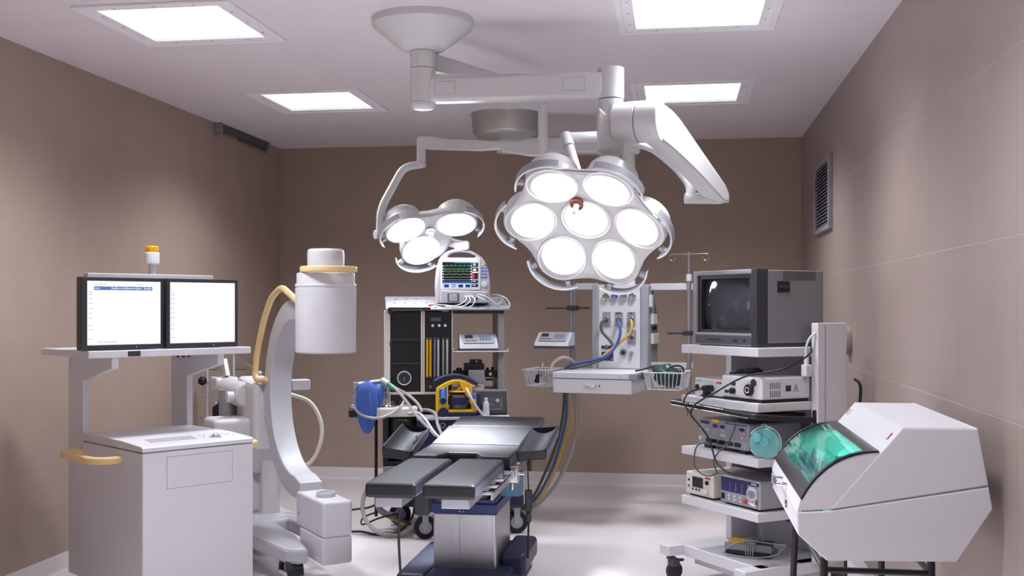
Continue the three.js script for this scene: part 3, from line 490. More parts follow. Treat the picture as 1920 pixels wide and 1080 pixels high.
function screenFace(kind) {
  return canvasTex(512, 424, (g, w, h) => {
    g.fillStyle = '#fbfdff'; g.fillRect(0, 0, w, h);
    g.fillStyle = '#8a919c'; const ticks = [0.17, 0.205, 0.27, 0.345, 0.425, 0.5, 0.575, 0.69, 0.755, 0.9];
    for (const y of ticks) { g.globalAlpha = 0.75; g.fillRect(9, y * h, 28, 4); g.globalAlpha = 0.25; g.fillRect(12, y * h + 9, 20, 2); }
    g.globalAlpha = 1;
    if (kind) {
      g.fillStyle = '#d3d9e0'; for (const [a, b] of [[46, 26], [76, 34], [114, 22], [345, 40]]) g.fillRect(a, 16, b, 8);   // faint illegible captions
      let x = 45; for (const [wd, s] of [[122, 'Name'], [24, 'Sex'], [70, 'Date of birth'], [74, 'Registration'], [48, 'Date'], [26, 'Page'], [26, 'Vol']]) { g.fillStyle = '#5874b4'; g.fillRect(x, 36, wd, 24); g.fillStyle = '#ffffff'; g.font = 'bold 13px sans-serif'; g.fillText(s, x + 2, 52, wd - 3); x += wd + 3; }
      g.strokeStyle = '#e7ecf2'; g.lineWidth = 2; g.strokeRect(45, 66, 408, 270); g.beginPath(); g.moveTo(344, 66); g.lineTo(344, 336); g.stroke();
      g.fillStyle = '#c3cad3'; for (const [a, b] of [[74, 30], [110, 46], [160, 50]]) g.fillRect(a, 401, b, 7);
    }
  });
}
for (const [k, x0, x1, label] of [[1, -0.466, -0.045, 'left black-framed flat screen showing a table header row'], [0, -0.028, 0.379, 'right black-framed flat screen, nearly blank white']]) {
  const xc = (x0 + x1) / 2, w = x1 - x0, p = ww(xc, 1.289, -0.32);
  const t = thing('flat_monitor', label, 'monitor', p[0], p[1], p[2], WA, 'screens on the workstation trolley');
  const sx0 = k ? 0.034 : 0.022, sx1 = k ? 0.012 : 0.016, y0 = 0.028, y1 = 0.338, hh = 0.357;
  const s = new THREE.Shape([[-w / 2, 0.004], [w / 2, 0.004], [w / 2, hh], [-w / 2, hh]].map(q => new THREE.Vector2(...q)));
  part(t, 'bezel', T(extr(s, 0.05, 0.004, [[[-w / 2 + sx0, y0], [-w / 2 + sx0, y1], [w / 2 - sx1, y1], [w / 2 - sx1, y0]]]), 0, 0, -0.025), M.charcoal);
  part(t, 'back_cover', bx(-w / 2 + 0.02, w / 2 - 0.02, 0.03, hh - 0.02, -0.075, -0.045, 0.01), M.charcoal);
  part(t, 'stand_foot', bx(-0.1, 0.1, 0, 0.006, -0.09, -0.005, 0.002), M.charcoal);
  const pw_ = w - sx0 - sx1, ph = y1 - y0, tex = screenFace(k);
  part(t, 'screen', T(plane(pw_, ph), (sx0 - sx1) / 2, (y0 + y1) / 2, -0.006), new THREE.MeshStandardMaterial({ color: 0x050505, roughness: 0.35, emissive: 0xffffff, emissiveMap: tex, emissiveIntensity: 1.05 }));
  part(t, 'power_light', T(cylz(0.0035, 0.002, 0.0006, 12), k ? 0.07 : 0.06, 0.014, -0.001), new THREE.MeshStandardMaterial({ color: 0x3040ff, emissive: 0x4a55ff, emissiveIntensity: 1.6 }));
  const l = new THREE.RectAreaLight(0xf2f6ff, 0.9, pw_, ph); const q = ww(xc, 1.289 + (y0 + y1) / 2, -0.312); l.position.set(...q); l.rotation.y = WA + Math.PI; scene.add(l);
}
// ================= MOBILE C-ARM =================
const AX = -1.902, AZ = -5.782, AA = -52 * R;
const aw = (x, y, z) => { const c = Math.cos(AA), s = Math.sin(AA); return [AX + x * c + z * s, y, AZ - x * s + z * c]; };
function wheel(r, w) { return [cylz(r, w, r * 0.12, 30), T(cylz(r * 0.62, w + 0.004, 0.002, 24), 0, 0, -0.002)]; }
{
  const t = thing('c_arm', 'white mobile C-arm x-ray unit with beige handles', 'x-ray machine', AX, 0, AZ, AA);
  // the C: half ring with straight ends
  const s = new THREE.Shape(), cx = -0.355, cy = 0.98, ro = 0.57, ri = 0.445;
  s.moveTo(-0.06, cy + ro - 0.02); s.lineTo(cx, cy + ro); s.absarc(cx, cy, ro, Math.PI / 2, Math.PI * 1.5, false); s.lineTo(-0.235, cy - ro); s.lineTo(-0.235, cy - ri - 0.03); s.lineTo(cx, cy - ri); s.absarc(cx, cy, ri, Math.PI * 1.5, Math.PI / 2, true); s.lineTo(-0.06, cy + ri + 0.02);
  part(t, 'c_ring', extr(s, 0.135, 0.008, [], 48), M.whiteGrey);
  // detector on top
  const det = part(t, 'detector_housing', lathe([[0, 1.25], [0.155, 1.25], [0.161, 1.253], [0.164, 1.26], [0.166, 1.6], [0.163, 1.606], [0.163, 1.61], [0.166, 1.613], [0.166, 1.626], [0.158, 1.63], [0.158, 1.683], [0.152, 1.687], [0, 1.687]], 64), M.white);
  part(t, 'detector_top', lathe([[0.1, 1.685], [0.1, 1.8], [0.096, 1.814], [0.088, 1.818], [0, 1.818]], 48), M.white);
  part(t, 'detector_mount', bx(-0.23, -0.05, 1.4, 1.655, -0.085, 0.085, 0.012), M.white);
  { const g = extr((() => { const q = new THREE.Shape(); q.absarc(0.0, 0, 0.155, -2.0, 1.2, false); q.absarc(0.0, 0, 0.128, 1.2, -2.0, true); return q; })(), 0.034, 0.008, [], 30); T(g, 0, 0, 0, -Math.PI / 2); part(t, 'ring_handle', T(g, 0.045, 1.705, 0), M.beige); }
  // long handles on both sides of the C
  for (const z of [0.09, -0.09]) part(t, 'side_handle', pipe([[-0.2, 1.5, z * 0.7], [-0.22, 1.535, z], [-0.5, 1.62, z], [-0.7, 1.56, z], [-0.86, 1.42, z], [-1.0, 1.22, z], [-1.05, 1.075, z], [-1.0, 1.045, z], [-0.86, 1.05, z * 0.7]], 0.019, 0.07, 12), M.beige);
  // tube housing below
  const tubeBox = part(t, 'tube_housing', bx(-0.26, 0.185, 0.27, 0.462, -0.084, 0.084, 0.016), M.white);
  part(t, 'tube_housing_lower', bx(-0.2, 0.185, 0.125, 0.272, -0.084, 0.084, 0.014), M.white);
  part(tubeBox, 'collimator_ring', T(ring(0.052, 0.042, 0.028), 0.0, 0.46, 0), M.white);
  part(tubeBox, 'collimator_window', T(cyl(0.043, 0.016, 0.001), 0.0, 0.46, 0), M.grey);
  part(tubeBox, 'screw', T(cylz(0.006, 0.003, 0.001, 12), -0.2, 0.35, 0.083), M.greyDark);
  part(tubeBox, 'screw', T(cylz(0.004, 0.003, 0.001, 12), 0.1, 0.3, 0.083), M.grey);
  // carriage, horizontal arm and column
  part(t, 'carriage', [bx(-1.12, -0.9, 0.78, 1.06, -0.1, 0.06, 0.03), T(extr([[-1.4, 0.66], [-1.02, 0.46], [-0.95, 0.62], [-0.97, 1.02], [-1.35, 1.05]], 0.2, 0.03), 0, 0, 0.02)], M.whiteSoft);
  part(t, 'cross_arm', [T(cylx(0.085, 0.62, 0.02, 36), -1.78, 0.94, 0.1), T(extr(roundRect(-0.1, 0.1, -0.075, 0.075, 0.04), 0.16, 0.02), -1.75, 0.95, 0.1)], M.whiteSoft);
  part(t, 'end_plate', bx(-1.86, -1.845, 0.93, 0.97, 0.07, 0.13, 0.003), M.grey);
  part(t, 'release_lever', T(extr([[0, 0], [0.06, 0.02], [-0.02, 0.13], [-0.09, 0.1]], 0.03, 0.005), -1.7, 1.02, 0.1), M.whiteSoft);
  part(t, 'pivot_knob', T(cylz(0.035, 0.05, 0.01), -1.2, 0.93, 0.18), M.white);
  part(t, 'locking_lever', [T(cylz(0.028, 0.06, 0.008), -0.86, 1.02, -0.17), bx(-0.9, -0.83, 0.985, 1.05, -0.2, -0.08, 0.01)], M.white);
  part(t, 'column', [bx(-1.36, -1.06, 0.2, 0.8, -0.02, 0.34, 0.03), bx(-1.08, -0.985, 0.2, 0.72, -0.055, 0.06, 0.01)], M.whiteSoft);
  part(t, 'lift_post', T(cyl(0.07, 0.3, 0.004), -1.45, 0.66, 0.14), M.grey);
  part(t, 'cable_loop', tube([[-1.0, 0.95, -0.12], [-0.9, 0.9, -0.22], [-0.84, 0.78, -0.27], [-0.84, 0.66, -0.27], [-0.9, 0.52, -0.22], [-1.02, 0.46, -0.1]], 0.0125, 40, 12), M.cream);
  part(t, 'rear_body', [bx(-1.75, -1.3, 0.2, 0.66, 0.0, 0.4, 0.03)], M.whiteSoft);
  part(t, 'rear_handle', T(cyl(0.015, 0.12), -1.68, 0.655, 0.35), M.beige);
  // chassis: two legs joined at the rear
  part(t, 'chassis', [T(extr([[-1.75, -0.38], [-0.95, -0.36], [0.02, -0.24], [0.08, -0.19], [0.08, -0.13], [-0.3, -0.07], [-0.75, -0.06], [-0.78, 0.04], [-0.35, 0.06], [-0.3, 0.1], [-0.95, 0.14], [-1.75, 0.12]], 0.085, 0.018), 0, 0.165, 0, -Math.PI / 2, 0, 0)], M.whiteGrey);
  for (const [x, z] of [[-0.02, 0.19], [-1.65, 0.34], [-1.65, -0.06]]) {
    const c = part(t, 'caster', T(merge(wheel(0.07, 0.05)), x, 0.07, z - 0.025), M.grey);
    part(c, 'wheel_cover', T(extr((() => { const q = new THREE.Shape(); q.absarc(0, 0, 0.088, -0.1, Math.PI + 0.1, false); q.lineTo(-0.06, 0); q.absarc(0, 0, 0.06, Math.PI, 0, true); return q; })(), 0.09, 0.006), x, 0.068, z), M.black);
    part(c, 'foot_guard', [bx(x - 0.082, x + 0.082, 0.05, 0.072, z + 0.03, z + 0.045, 0.005), bx(x + 0.07, x + 0.085, 0.05, 0.072, z - 0.045, z + 0.04, 0.004)], M.white);
  }
}
{ // slim frame behind the C-arm, close to the left wall
  const t = thing('wire_frame_stand', 'slim wire frame stand with slanting chrome rods behind the C-arm', 'stand', -3.28, 0, -7.6);
  const W = (x, y, z) => [x + 3.28, y, z + 7.6];
  for (const [x, z, h] of [[-3.354, -7.486, 1.07], [-3.243, -7.704, 1.17], [-3.39, -7.72, 0.8], [-3.2, -7.47, 0.8]]) part(t, 'post', bar(W(x, 0.02, z), W(x, h, z), 0.011, 10), M.whiteGrey);
  part(t, 'tray', [bx(-0.12, 0.1, 0.7, 0.715, -0.13, 0.14, 0.003)], M.aluminium);
  part(t, 'base_tray', bx(-0.13, 0.1, 0.0, 0.04, -0.14, 0.15, 0.004), M.whiteGrey);
  for (const [a, b] of [[W(-3.3, 1.075, -7.5), W(-3.13, 0.985, -7.47)], [W(-3.243, 1.155, -7.704), W(-3.03, 1.015, -7.68)]]) { const r = part(t, 'chrome_rod', bar(a, b, 0.007, 10), M.chrome); part(r, 'rod_ball', T(new THREE.SphereGeometry(0.017, 14, 10), ...b), M.white); }
  part(t, 'cross_bar', bar(W(-3.354, 1.05, -7.486), W(-3.28, 1.05, -7.49), 0.004, 6), M.greyDark);
  part(t, 'cross_bar', bar(W(-3.243, 1.04, -7.704), W(-3.14, 1.04, -7.7), 0.004, 6), M.greyDark);
}
{
  const t = thing('instrument_holder', 'black and chrome instrument hooks beside the wire frame stand', 'instrument holder', -3.24, 0.7, -7.5, 20 * R);
  part(t, 'clamp_block', T(extr([[-0.07, 0.015], [0.07, 0.015], [0.07, 0.11], [0.02, 0.15], [-0.07, 0.08]], 0.06, 0.006), 0, 0, 0), M.black);
  part(t, 'hook', [tube([[-0.12, 0.16, 0.02], [-0.14, 0.2, 0.02], [-0.12, 0.25, 0.02], [-0.06, 0.265, 0.02], [0.02, 0.265, 0.02]], 0.007, 24, 8), bar([-0.03, 0.1, 0.0], [-0.06, 0.265, 0.02], 0.005, 8)], M.chrome);
  part(t, 'grip', T(new THREE.SphereGeometry(0.032, 16, 12), -0.14, 0.27, 0.02), M.black); part(t, 'grip', bar([0.02, 0.265, 0.02], [0.09, 0.262, 0.02], 0.022, 12), M.black);
}

// ================= ANAESTHESIA MACHINE =================
const NX = -1.546, NZ = -7.251, NA = 16 * R;
const nw = (x, y, z) => { const c = Math.cos(NA), s = Math.sin(NA); return [NX + x * c + z * s, y, NZ - x * s + z * c]; };
{
  const t = thing('anaesthesia_machine', 'black and cream anaesthesia machine with gas flow tubes and dial', 'anaesthesia machine', NX, 0, NZ, NA);
  part(t, 'frame', [bx(-0.408, -0.37, 0.5, 1.478, -0.36, 0.0, 0.004), bx(-0.37, 0.0, 0.5, 1.478, -0.36, -0.34, 0.004), bx(-0.165, -0.153, 0.92, 1.475, -0.02, 0.004, 0.002), bx(-0.15, -0.139, 0.92, 1.475, -0.02, 0.004, 0.002), bx(0.044, 0.05, 0.9, 1.475, -0.3, 0.002, 0.002), bx(-0.37, 0.05, 0.912, 0.928, -0.3, 0.004, 0.002)], M.cream);
  part(t, 'right_post', bx(0.36, 0.402, 0.72, 1.485, -0.34, -0.01, 0.004), M.grey);
  part(t, 'top_beam', bx(0.045, 0.402, 1.455, 1.482, -0.34, -0.005, 0.003), M.charcoal);
  const door = part(t, 'black_door', [bx(-0.369, -0.166, 0.93, 1.47, -0.3, 0.0, 0.006)], M.black);
  for (const y of [1.275, 1.115]) part(door, 'door_band', bx(-0.366, -0.17, y, y + 0.01, 0.0, 0.004, 0.001), M.charcoal);
  part(door, 'latch', bx(-0.374, -0.36, 1.24, 1.27, 0.0, 0.012, 0.003), M.charcoal);
  const dial = part(t, 'pressure_gauge', T(ring(0.048, 0.041, 0.016, 40), -0.277, 1.022, 0.0, Math.PI / 2, 0, 0), M.whiteSoft);
  part(dial, 'gauge_face', T(cylz(0.042, 0.008, 0.001, 36), -0.277, 1.022, 0.0), M.charcoal);
  for (let i = 0; i < 10; i++) { const a = (i / 10) * 300 * R - 60 * R; part(dial, 'gauge_mark', T(box(0.002, 0.008, 0.0008, 0), -0.277 + Math.cos(a) * 0.033, 1.022 + Math.sin(a) * 0.033, 0.0086, 0, 0, a - Math.PI / 2), M.whiteSoft); }
  part(dial, 'needle', T(box(0.0025, 0.03, 0.001, 0), -0.277, 1.018, 0.0094), M.whiteSoft);
  const fl = part(t, 'flow_panel', bx(-0.137, 0.043, 0.93, 1.47, -0.3, -0.004, 0.004), M.black);
  part(fl, 'display', bx(-0.1, -0.03, 1.405, 1.43, -0.006, 0.0, 0.001), M.greyDark);
  for (const x of [-0.085, -0.042, -0.001]) part(fl, 'knob', T(cylz(0.0095, 0.016, 0.002, 18), x, 1.375, -0.004), M.white);
  part(fl, 'lower_box', bx(-0.133, -0.06, 0.935, 1.012, -0.006, 0.004, 0.003), M.charcoal);
  part(fl, 'brass_knob', T(cylz(0.011, 0.014, 0.002, 18), -0.1, 0.962, 0.003), std(0xb79a58, 0.3, 0.8));
  const tubes = [[-0.122, M.yellow], [-0.101, M.yellow], [-0.072, std(0x7c82a8, 0.3)], [-0.048, M.white], [-0.014, std(0x97a896, 0.3)], [0.012, M.white]];
  for (const [x, m] of tubes) { const f = part(t, 'flow_tube', bar([x, 1.03, 0.006], [x, 1.285, 0.006], 0.0075, 12), m); part(f, 'tube_cap', [T(cyl(0.0095, 0.012, 0.001, 14), x, 1.282, 0.006), T(cyl(0.0095, 0.012, 0.001, 14), x, 1.02, 0.006)], M.greyDark); }
  part(t, 'tube_window', bx(-0.135, 0.04, 1.012, 1.298, 0.017, 0.019, 0.0005), M.clear);
  // sloping slotted top plate
  const tilt = Math.atan2(0.088, 0.4);
  const top = part(t, 'top_plate', box(0.84, 0.014, 0.4, 0.006), M.silverGrey, 0.02, 1.527, -0.18, tilt);
  for (let i = 0; i < 11; i++) for (let j = 0; j < 3; j++) { part(top, 'slot', box(0.004, 0.002, 0.026, 0), M.charcoal, -0.37 + i * 0.072 + j * 0.012, 0.0078, 0.16 - j * 0.13, 0, -0.5, 0); }
  part(t, 'front_bumper', [bx(-0.37, -0.1, 1.484, 1.5, 0.02, 0.034, 0.006), bx(-0.385, -0.36, 1.455, 1.5, -0.02, 0.034, 0.006)], M.black);
  // pump shelf, vaporizer and its rail
  part(t, 'pump_shelf', [bx(0.05, 0.415, 1.196, 1.202, -0.2, 0.06, 0.002), bar([0.055, 1.222, 0.06], [0.055, 1.2, 0.06], 0.004, 8), bar([0.055, 1.2, 0.06], [0.42, 1.2, 0.06], 0.005, 8), bar([0.42, 1.2, 0.06], [0.42, 1.222, 0.06], 0.004, 8)], M.whiteGrey);
  part(t, 'vaporizer_rail', bx(0.05, 0.37, 1.02, 1.068, -0.1, -0.05, 0.004), M.black);
  const vap = part(t, 'vaporizer', [bx(0.155, 0.265, 0.9, 1.075, -0.08, 0.03, 0.006)], M.silverGrey);
  part(vap, 'dial_head', [bx(0.13, 0.265, 1.058, 1.12, -0.07, 0.02, 0.01), bx(0.17, 0.25, 1.118, 1.145, -0.06, 0.01, 0.006)], M.black);
  part(vap, 'metal_plate', bx(0.172, 0.264, 0.99, 1.06, 0.029, 0.035, 0.002), M.aluminium);
  part(vap, 'front_label', bx(0.185, 0.255, 0.93, 0.975, 0.029, 0.033, 0.001), M.whiteSoft);
  part(vap, 'label_stripe', bx(0.192, 0.24, 0.96, 0.968, 0.0325, 0.034, 0), M.red);
  part(vap, 'triangle_mark', T(extr([[-0.006, 0.006], [0.006, 0.006], [0, -0.007]], 0.002, 0), 0.212, 1.13, 0.011), M.white);
  part(t, 'valve_knob', [T(cylz(0.011, 0.02, 0.002, 18), 0.31, 1.043, -0.05)], M.white);
  part(t, 'valve_parts', [bar([0.28, 1.005, -0.06], [0.33, 1.005, -0.06], 0.008, 10), T(cyl(0.01, 0.02), 0.295, 1.066, -0.075), T(cyl(0.01, 0.024), 0.33, 1.066, -0.075), T(cyl(0.009, 0.02), 0.09, 1.066, -0.075), T(cyl(0.009, 0.02), 0.11, 1.066, -0.075)], M.black);
  // ventilator box low on the right
  const vent = part(t, 'ventilator', T(extr([[-0.16, 0.73], [0.1, 0.73], [0.1, 0.79], [0.06, 0.905], [0.05, 0.93], [-0.16, 0.93]], 0.37, 0.006), 0.225, 0, 0.0, 0, -Math.PI / 2, 0), M.black);
  const vface = part(vent, 'vent_panel', box(0.16, 0.09, 0.003, 0.001), M.charcoal, 0.3, 0.848, 0.0835, -0.33);
  part(vface, 'knob', T(cylz(0.014, 0.016, 0.002, 18), 0.045, 0.02, 0.001), M.grey);
  part(vface, 'outline', [box(0.15, 0.0015, 0.001, 0), T(box(0.15, 0.0015, 0.001, 0), 0, -0.038, 0), T(box(0.0015, 0.076, 0.001, 0), 0.075, 0, 0)].map(g => T(g, 0, 0.0, 0.002)), M.grey);
  part(t, 'ledge', bx(0.03, 0.42, 0.926, 0.94, -0.3, 0.05, 0.003), M.grey);
  part(t, 'work_tray', bx(-0.2, 0.42, 0.757, 0.775, 0.0, 0.21, 0.004), M.whiteGrey);
  part(t, 'cabinet', bx(-0.2, 0.41, 0.36, 0.757, -0.34, 0.18, 0.006), M.navyDark);
  part(t, 'cabinet_emblem', T(ring(0.02, 0.012, 0.004, 28), -0.03, 0.72, 0.179, Math.PI / 2, 0, 0), M.grey);
  // absorber arm
  part(t, 'absorber_arm', [bx(-0.645, -0.44, 0.77, 0.825, 0.0, 0.1, 0.01)], M.black);
  part(t, 'absorber_plate', T(extr(roundRect(-0.14, 0.14, -0.1, 0.1, 0.05), 0.06, 0.01), -0.33, 0.806, 0.06, -Math.PI / 2, 0, 0), M.cream);
  part(t, 'arm_top', [bx(-0.62, -0.44, 0.828, 0.836, 0.01, 0.09, 0.003), T(cyl(0.045, 0.03), -0.54, 0.836, 0.05), T(cyl(0.014, 0.025), -0.615, 0.828, 0.06)], M.whiteGrey);
  const can = part(t, 'absorber_canister', T(lathe([[0.02, 0.49], [0.1, 0.49], [0.105, 0.5], [0.105, 0.61], [0.11, 0.615], [0.11, 0.625], [0.105, 0.63], [0.105, 0.745], [0.095, 0.775], [0.02, 0.775]], 40), -0.29, 0, 0.05), std(0x22201f, 0.2));
  part(t, 'canister_cage', [bx(-0.42, -0.385, 0.46, 0.775, -0.04, 0.14, 0.004), bx(-0.42, -0.16, 0.455, 0.485, -0.06, 0.16, 0.006), bx(-0.185, -0.16, 0.46, 0.775, -0.08, 0.0, 0.004)], M.black);
  for (const [x, z] of [[-0.38, 0.08], [-0.27, 0.03]]) { const v = part(t, 'valve_dome', T(lathe([[0, 0.045], [0.03, 0.04], [0.042, 0.025], [0.045, 0.01], [0.05, 0.0]], 28), x, 0.835, z), M.clear); part(v, 'valve_ring', T(ring(0.052, 0.038, 0.014, 28), x, 0.832, z), M.chrome); }
  part(t, 'valve_post', [T(cyl(0.016, 0.13), -0.395, 0.836, 0.02), T(cyl(0.022, 0.03), -0.395, 0.93, 0.02)], M.chrome);
  part(t, 'bag_arm', [pipe([[-0.395, 0.95, 0.02], [-0.4, 1.0, 0.04], [-0.42, 1.008, 0.06], [-0.59, 0.99, 0.1], [-0.6, 0.985, 0.1], [-0.6, 0.92, 0.1]], 0.015, 0.02, 12), T(cyl(0.02, 0.04), -0.6, 0.965, 0.1), T(cyl(0.019, 0.05), -0.6, 0.86, 0.1), T(cyl(0.0205, 0.02), -0.6, 0.9, 0.1)], M.aluminium);
  part(t, 'support_post', [bar([-0.465, 0.1, 0.02], [-0.465, 0.77, 0.02], 0.011, 10)], M.black);
  // chassis and casters
  part(t, 'lower_deck', bx(-0.42, 0.4, 0.415, 0.455, -0.34, 0.2, 0.006), M.grey);
  part(t, 'chassis', [bx(-0.3, 0.45, 0.17, 0.25, -0.3, 0.1, 0.01), bx(-0.22, -0.1, 0.18, 0.27, 0.05, 0.34, 0.02), bx(0.36, 0.5, 0.18, 0.27, 0.0, 0.28, 0.02), bx(-0.25, 0.4, 0.25, 0.42, -0.3, 0.02, 0.01)], M.navyDark);
  for (const [x, z] of [[-0.15, 0.3], [0.46, 0.2], [-0.3, -0.18], [0.42, -0.25]]) {
    const c = part(t, 'caster', T(cylz(0.075, 0.035, 0.01, 32), x, 0.075, z - 0.017, 0, 0, 0), M.rubber);
    part(c, 'hub', T(cylz(0.042, 0.04, 0.003, 24), x, 0.075, z - 0.02), M.silverGrey);
    part(c, 'fork', [bx(x - 0.02, x + 0.02, 0.06, 0.17, z + 0.022, z + 0.028, 0.003), bx(x - 0.02, x + 0.02, 0.06, 0.17, z - 0.028, z - 0.022, 0.003), bx(x - 0.025, x + 0.025, 0.155, 0.175, z - 0.03, z + 0.03, 0.004)], M.aluminium);
  }
}
pump('infusion pump with sloping keypad on the shelf of the anaesthesia machine', ...nw(0.225, 1.219, -0.03), NA, 'infusion pumps');
{ // patient monitor
  const t = thing('patient_monitor', 'rounded grey patient monitor with waveform screen on the anaesthesia machine', 'monitor', ...nw(0.125, 1.528, -0.05), NA);
  const s = new THREE.Shape(); s.moveTo(-0.182, 0); s.lineTo(0.182, 0); s.lineTo(0.186, 0.1); s.quadraticCurveTo(0.19, 0.24, 0.135, 0.31); s.quadraticCurveTo(0.06, 0.372, -0.02, 0.372); s.quadraticCurveTo(-0.11, 0.37, -0.15, 0.315); s.quadraticCurveTo(-0.185, 0.25, -0.186, 0.1); s.lineTo(-0.182, 0);
  const hole = new THREE.Path(); hole.moveTo(-0.105, 0.313); hole.quadraticCurveTo(-0.04, 0.3, 0.05, 0.305); hole.quadraticCurveTo(0.09, 0.307, 0.085, 0.322); hole.quadraticCurveTo(0.05, 0.345, -0.02, 0.346); hole.quadraticCurveTo(-0.09, 0.344, -0.105, 0.313);
  part(t, 'case', T(extr(s, 0.13, 0.012, [hole], 16), 0, 0, -0.065), M.monitorGrey);
  part(t, 'lower_module', T(extr([[-0.16, 0.0], [0.15, 0.0], [0.16, 0.075], [0.13, 0.08], [-0.15, 0.088]], 0.03, 0.006), 0, 0.0, 0.01), M.monitorGrey);
  const tex = canvasTex(512, 384, (g, w, h) => {
    g.fillStyle = '#0a0d1c'; g.fillRect(0, 0, w, h);
    g.fillStyle = '#eef3ff'; g.fillRect(0, 0, w, 30); g.fillStyle = '#4a9ac2'; g.fillRect(170, 30, 240, 12);
    const row = (y, c, f) => { g.strokeStyle = c; g.lineWidth = 4; g.beginPath(); for (let x = 20; x < 405; x += 2) { const v = y + f(x); x === 20 ? g.moveTo(x, v) : g.lineTo(x, v); } g.stroke(); g.fillStyle = '#f4f6ff'; g.fillRect(4, y - 8, 14, 18); g.fillRect(394, y - 10, 16, 14); };
    const ecg = k => x => { const p = (x + k) % 62; return p < 6 ? -22 + p * 4 : p < 12 ? 8 - p * 0.6 : p > 30 && p < 42 ? -5 : 0; };
    row(82, '#66c27c', ecg(0)); row(120, '#7ad08c', x => ((x * 7) % 11) * 0.5); row(156, '#6cc27a', ecg(20)); row(192, '#e3d9b0', x => 14 * Math.abs(Math.sin(x / 32)) - 8); row(232, '#7bcf8a', x => ((x * 5) % 9) * 0.5); row(268, '#8fd39b', x => ((x * 3) % 7) * 0.5);
    g.fillStyle = '#35509c'; g.fillRect(0, 288, 405, 30); g.fillStyle = '#cfe0ff'; g.fillRect(0, 318, 405, 66);
    g.fillStyle = '#1a2c6c'; for (let i = 0; i < 4; i++) g.fillRect(26 + i * 100, 334, 66, 40); g.fillStyle = '#f2f6ff'; g.fillRect(110, 344, 84, 8); g.fillRect(110, 360, 84, 8);
    g.fillStyle = '#f4f6ff'; g.fillRect(412, 30, 96, 354); g.fillStyle = '#101a3a'; for (const [y, hh] of [[36, 60], [104, 54], [176, 88], [272, 46], [326, 46]]) g.fillRect(416, y, 88, hh);
    g.fillStyle = '#a9e7b4'; g.fillRect(436, 44, 36, 36); g.fillStyle = '#fffbe0'; g.fillRect(434, 118, 44, 30); g.fillStyle = '#e9304f'; g.fillRect(418, 184, 38, 66); g.fillStyle = '#dfe6ff'; g.fillRect(430, 284, 40, 12); g.fillRect(430, 338, 40, 12);
  });
  part(t, 'screen_frame', extr(roundRect(-0.153, 0.118, 0.092, 0.31, 0.012), 0.006, 0.002), M.whiteSoft, 0, 0, 0.002);
  part(t, 'screen', plane(0.248, 0.192), new THREE.MeshStandardMaterial({ color: 0x050505, roughness: 0.3, emissive: 0xffffff, emissiveMap: tex, emissiveIntensity: 1.0 }), -0.018, 0.198, 0.0062);
  for (let i = 0; i < 5; i++) for (let j = 0; j < 2; j++) part(t, 'button', box(0.016, 0.01, 0.004, 0.001), i === 0 && j === 0 ? M.yellow : M.blue, 0.134 + j * 0.022, 0.262 - i * 0.021, 0.001);
  part(t, 'rotary_knob', T(cylz(0.021, 0.012, 0.003, 28), 0.145, 0.128, -0.004), M.whiteGrey);
  const pr = part(t, 'printer', bx(-0.108, -0.03, 0.008, 0.068, 0.02, 0.03, 0.003), M.greyDark); part(pr, 'printer_door', bx(-0.097, -0.042, 0.012, 0.06, 0.029, 0.033, 0.002), M.silverGrey);
  for (const [x, y] of [[0.015, 0.045], [0.035, 0.045], [0.055, 0.045]]) part(t, 'plug', T(cylz(0.008, 0.024, 0.002, 14), x, y, 0.02), M.whiteSoft);
  for (const y of [0.03, 0.06]) part(t, 'port', T(cylz(0.009, 0.006, 0.001, 16), 0.088, y, 0.021), M.black);
}
{ // lead cables heaped in front of the monitor
  const lead = (pts, label, m = M.whiteGrey, r = 0.0042) => single('lead_cable', label, 'cable', tube(pts.map(p => nw(...p)), r, 60, 8), m, 'leads of the patient monitor');
  lead([[0.14, 1.573, 0.0], [0.14, 1.55, 0.03], [0.08, 1.512, 0.02], [-0.02, 1.515, 0.0], [-0.1, 1.52, 0.0]], 'pale lead running left from the patient monitor to the orange plug');
  lead([[0.16, 1.573, 0.0], [0.165, 1.54, 0.04], [0.12, 1.508, 0.04], [0.05, 1.5, 0.04], [0.0, 1.505, 0.02]], 'pale lead drooping in front of the patient monitor, inner one');
  lead([[0.18, 1.573, 0.0], [0.2, 1.55, 0.04], [0.17, 1.505, 0.05], [0.1, 1.497, 0.05], [0.04, 1.5, 0.05]], 'pale lead looped right below the patient monitor plugs');
  lead([[0.21, 1.59, -0.01], [0.28, 1.57, 0.01], [0.34, 1.525, 0.03], [0.4, 1.497, 0.03], [0.44, 1.51, 0.0], [0.42, 1.56, -0.04], [0.36, 1.585, -0.08], [0.3, 1.58, -0.09]], 'long white lead looping over the right end of the top plate');
  lead([[0.21, 1.58, -0.01], [0.26, 1.55, 0.02], [0.33, 1.52, 0.0], [0.38, 1.53, -0.05], [0.4, 1.545, -0.12]], 'short white lead on the right of the patient monitor');
  const o = thing('lead_plug', 'small orange cable plug lying on the top plate', 'plug', ...nw(-0.115, 1.512, 0.0), NA);
  part(o, 'plug_body', bar([0, 0, 0], [0.045, 0.012, -0.01], 0.009, 10), M.orange); part(o, 'plug_tail', bar([0.045, 0.012, -0.01], [0.065, 0.016, -0.014], 0.006, 8), M.orange);
}
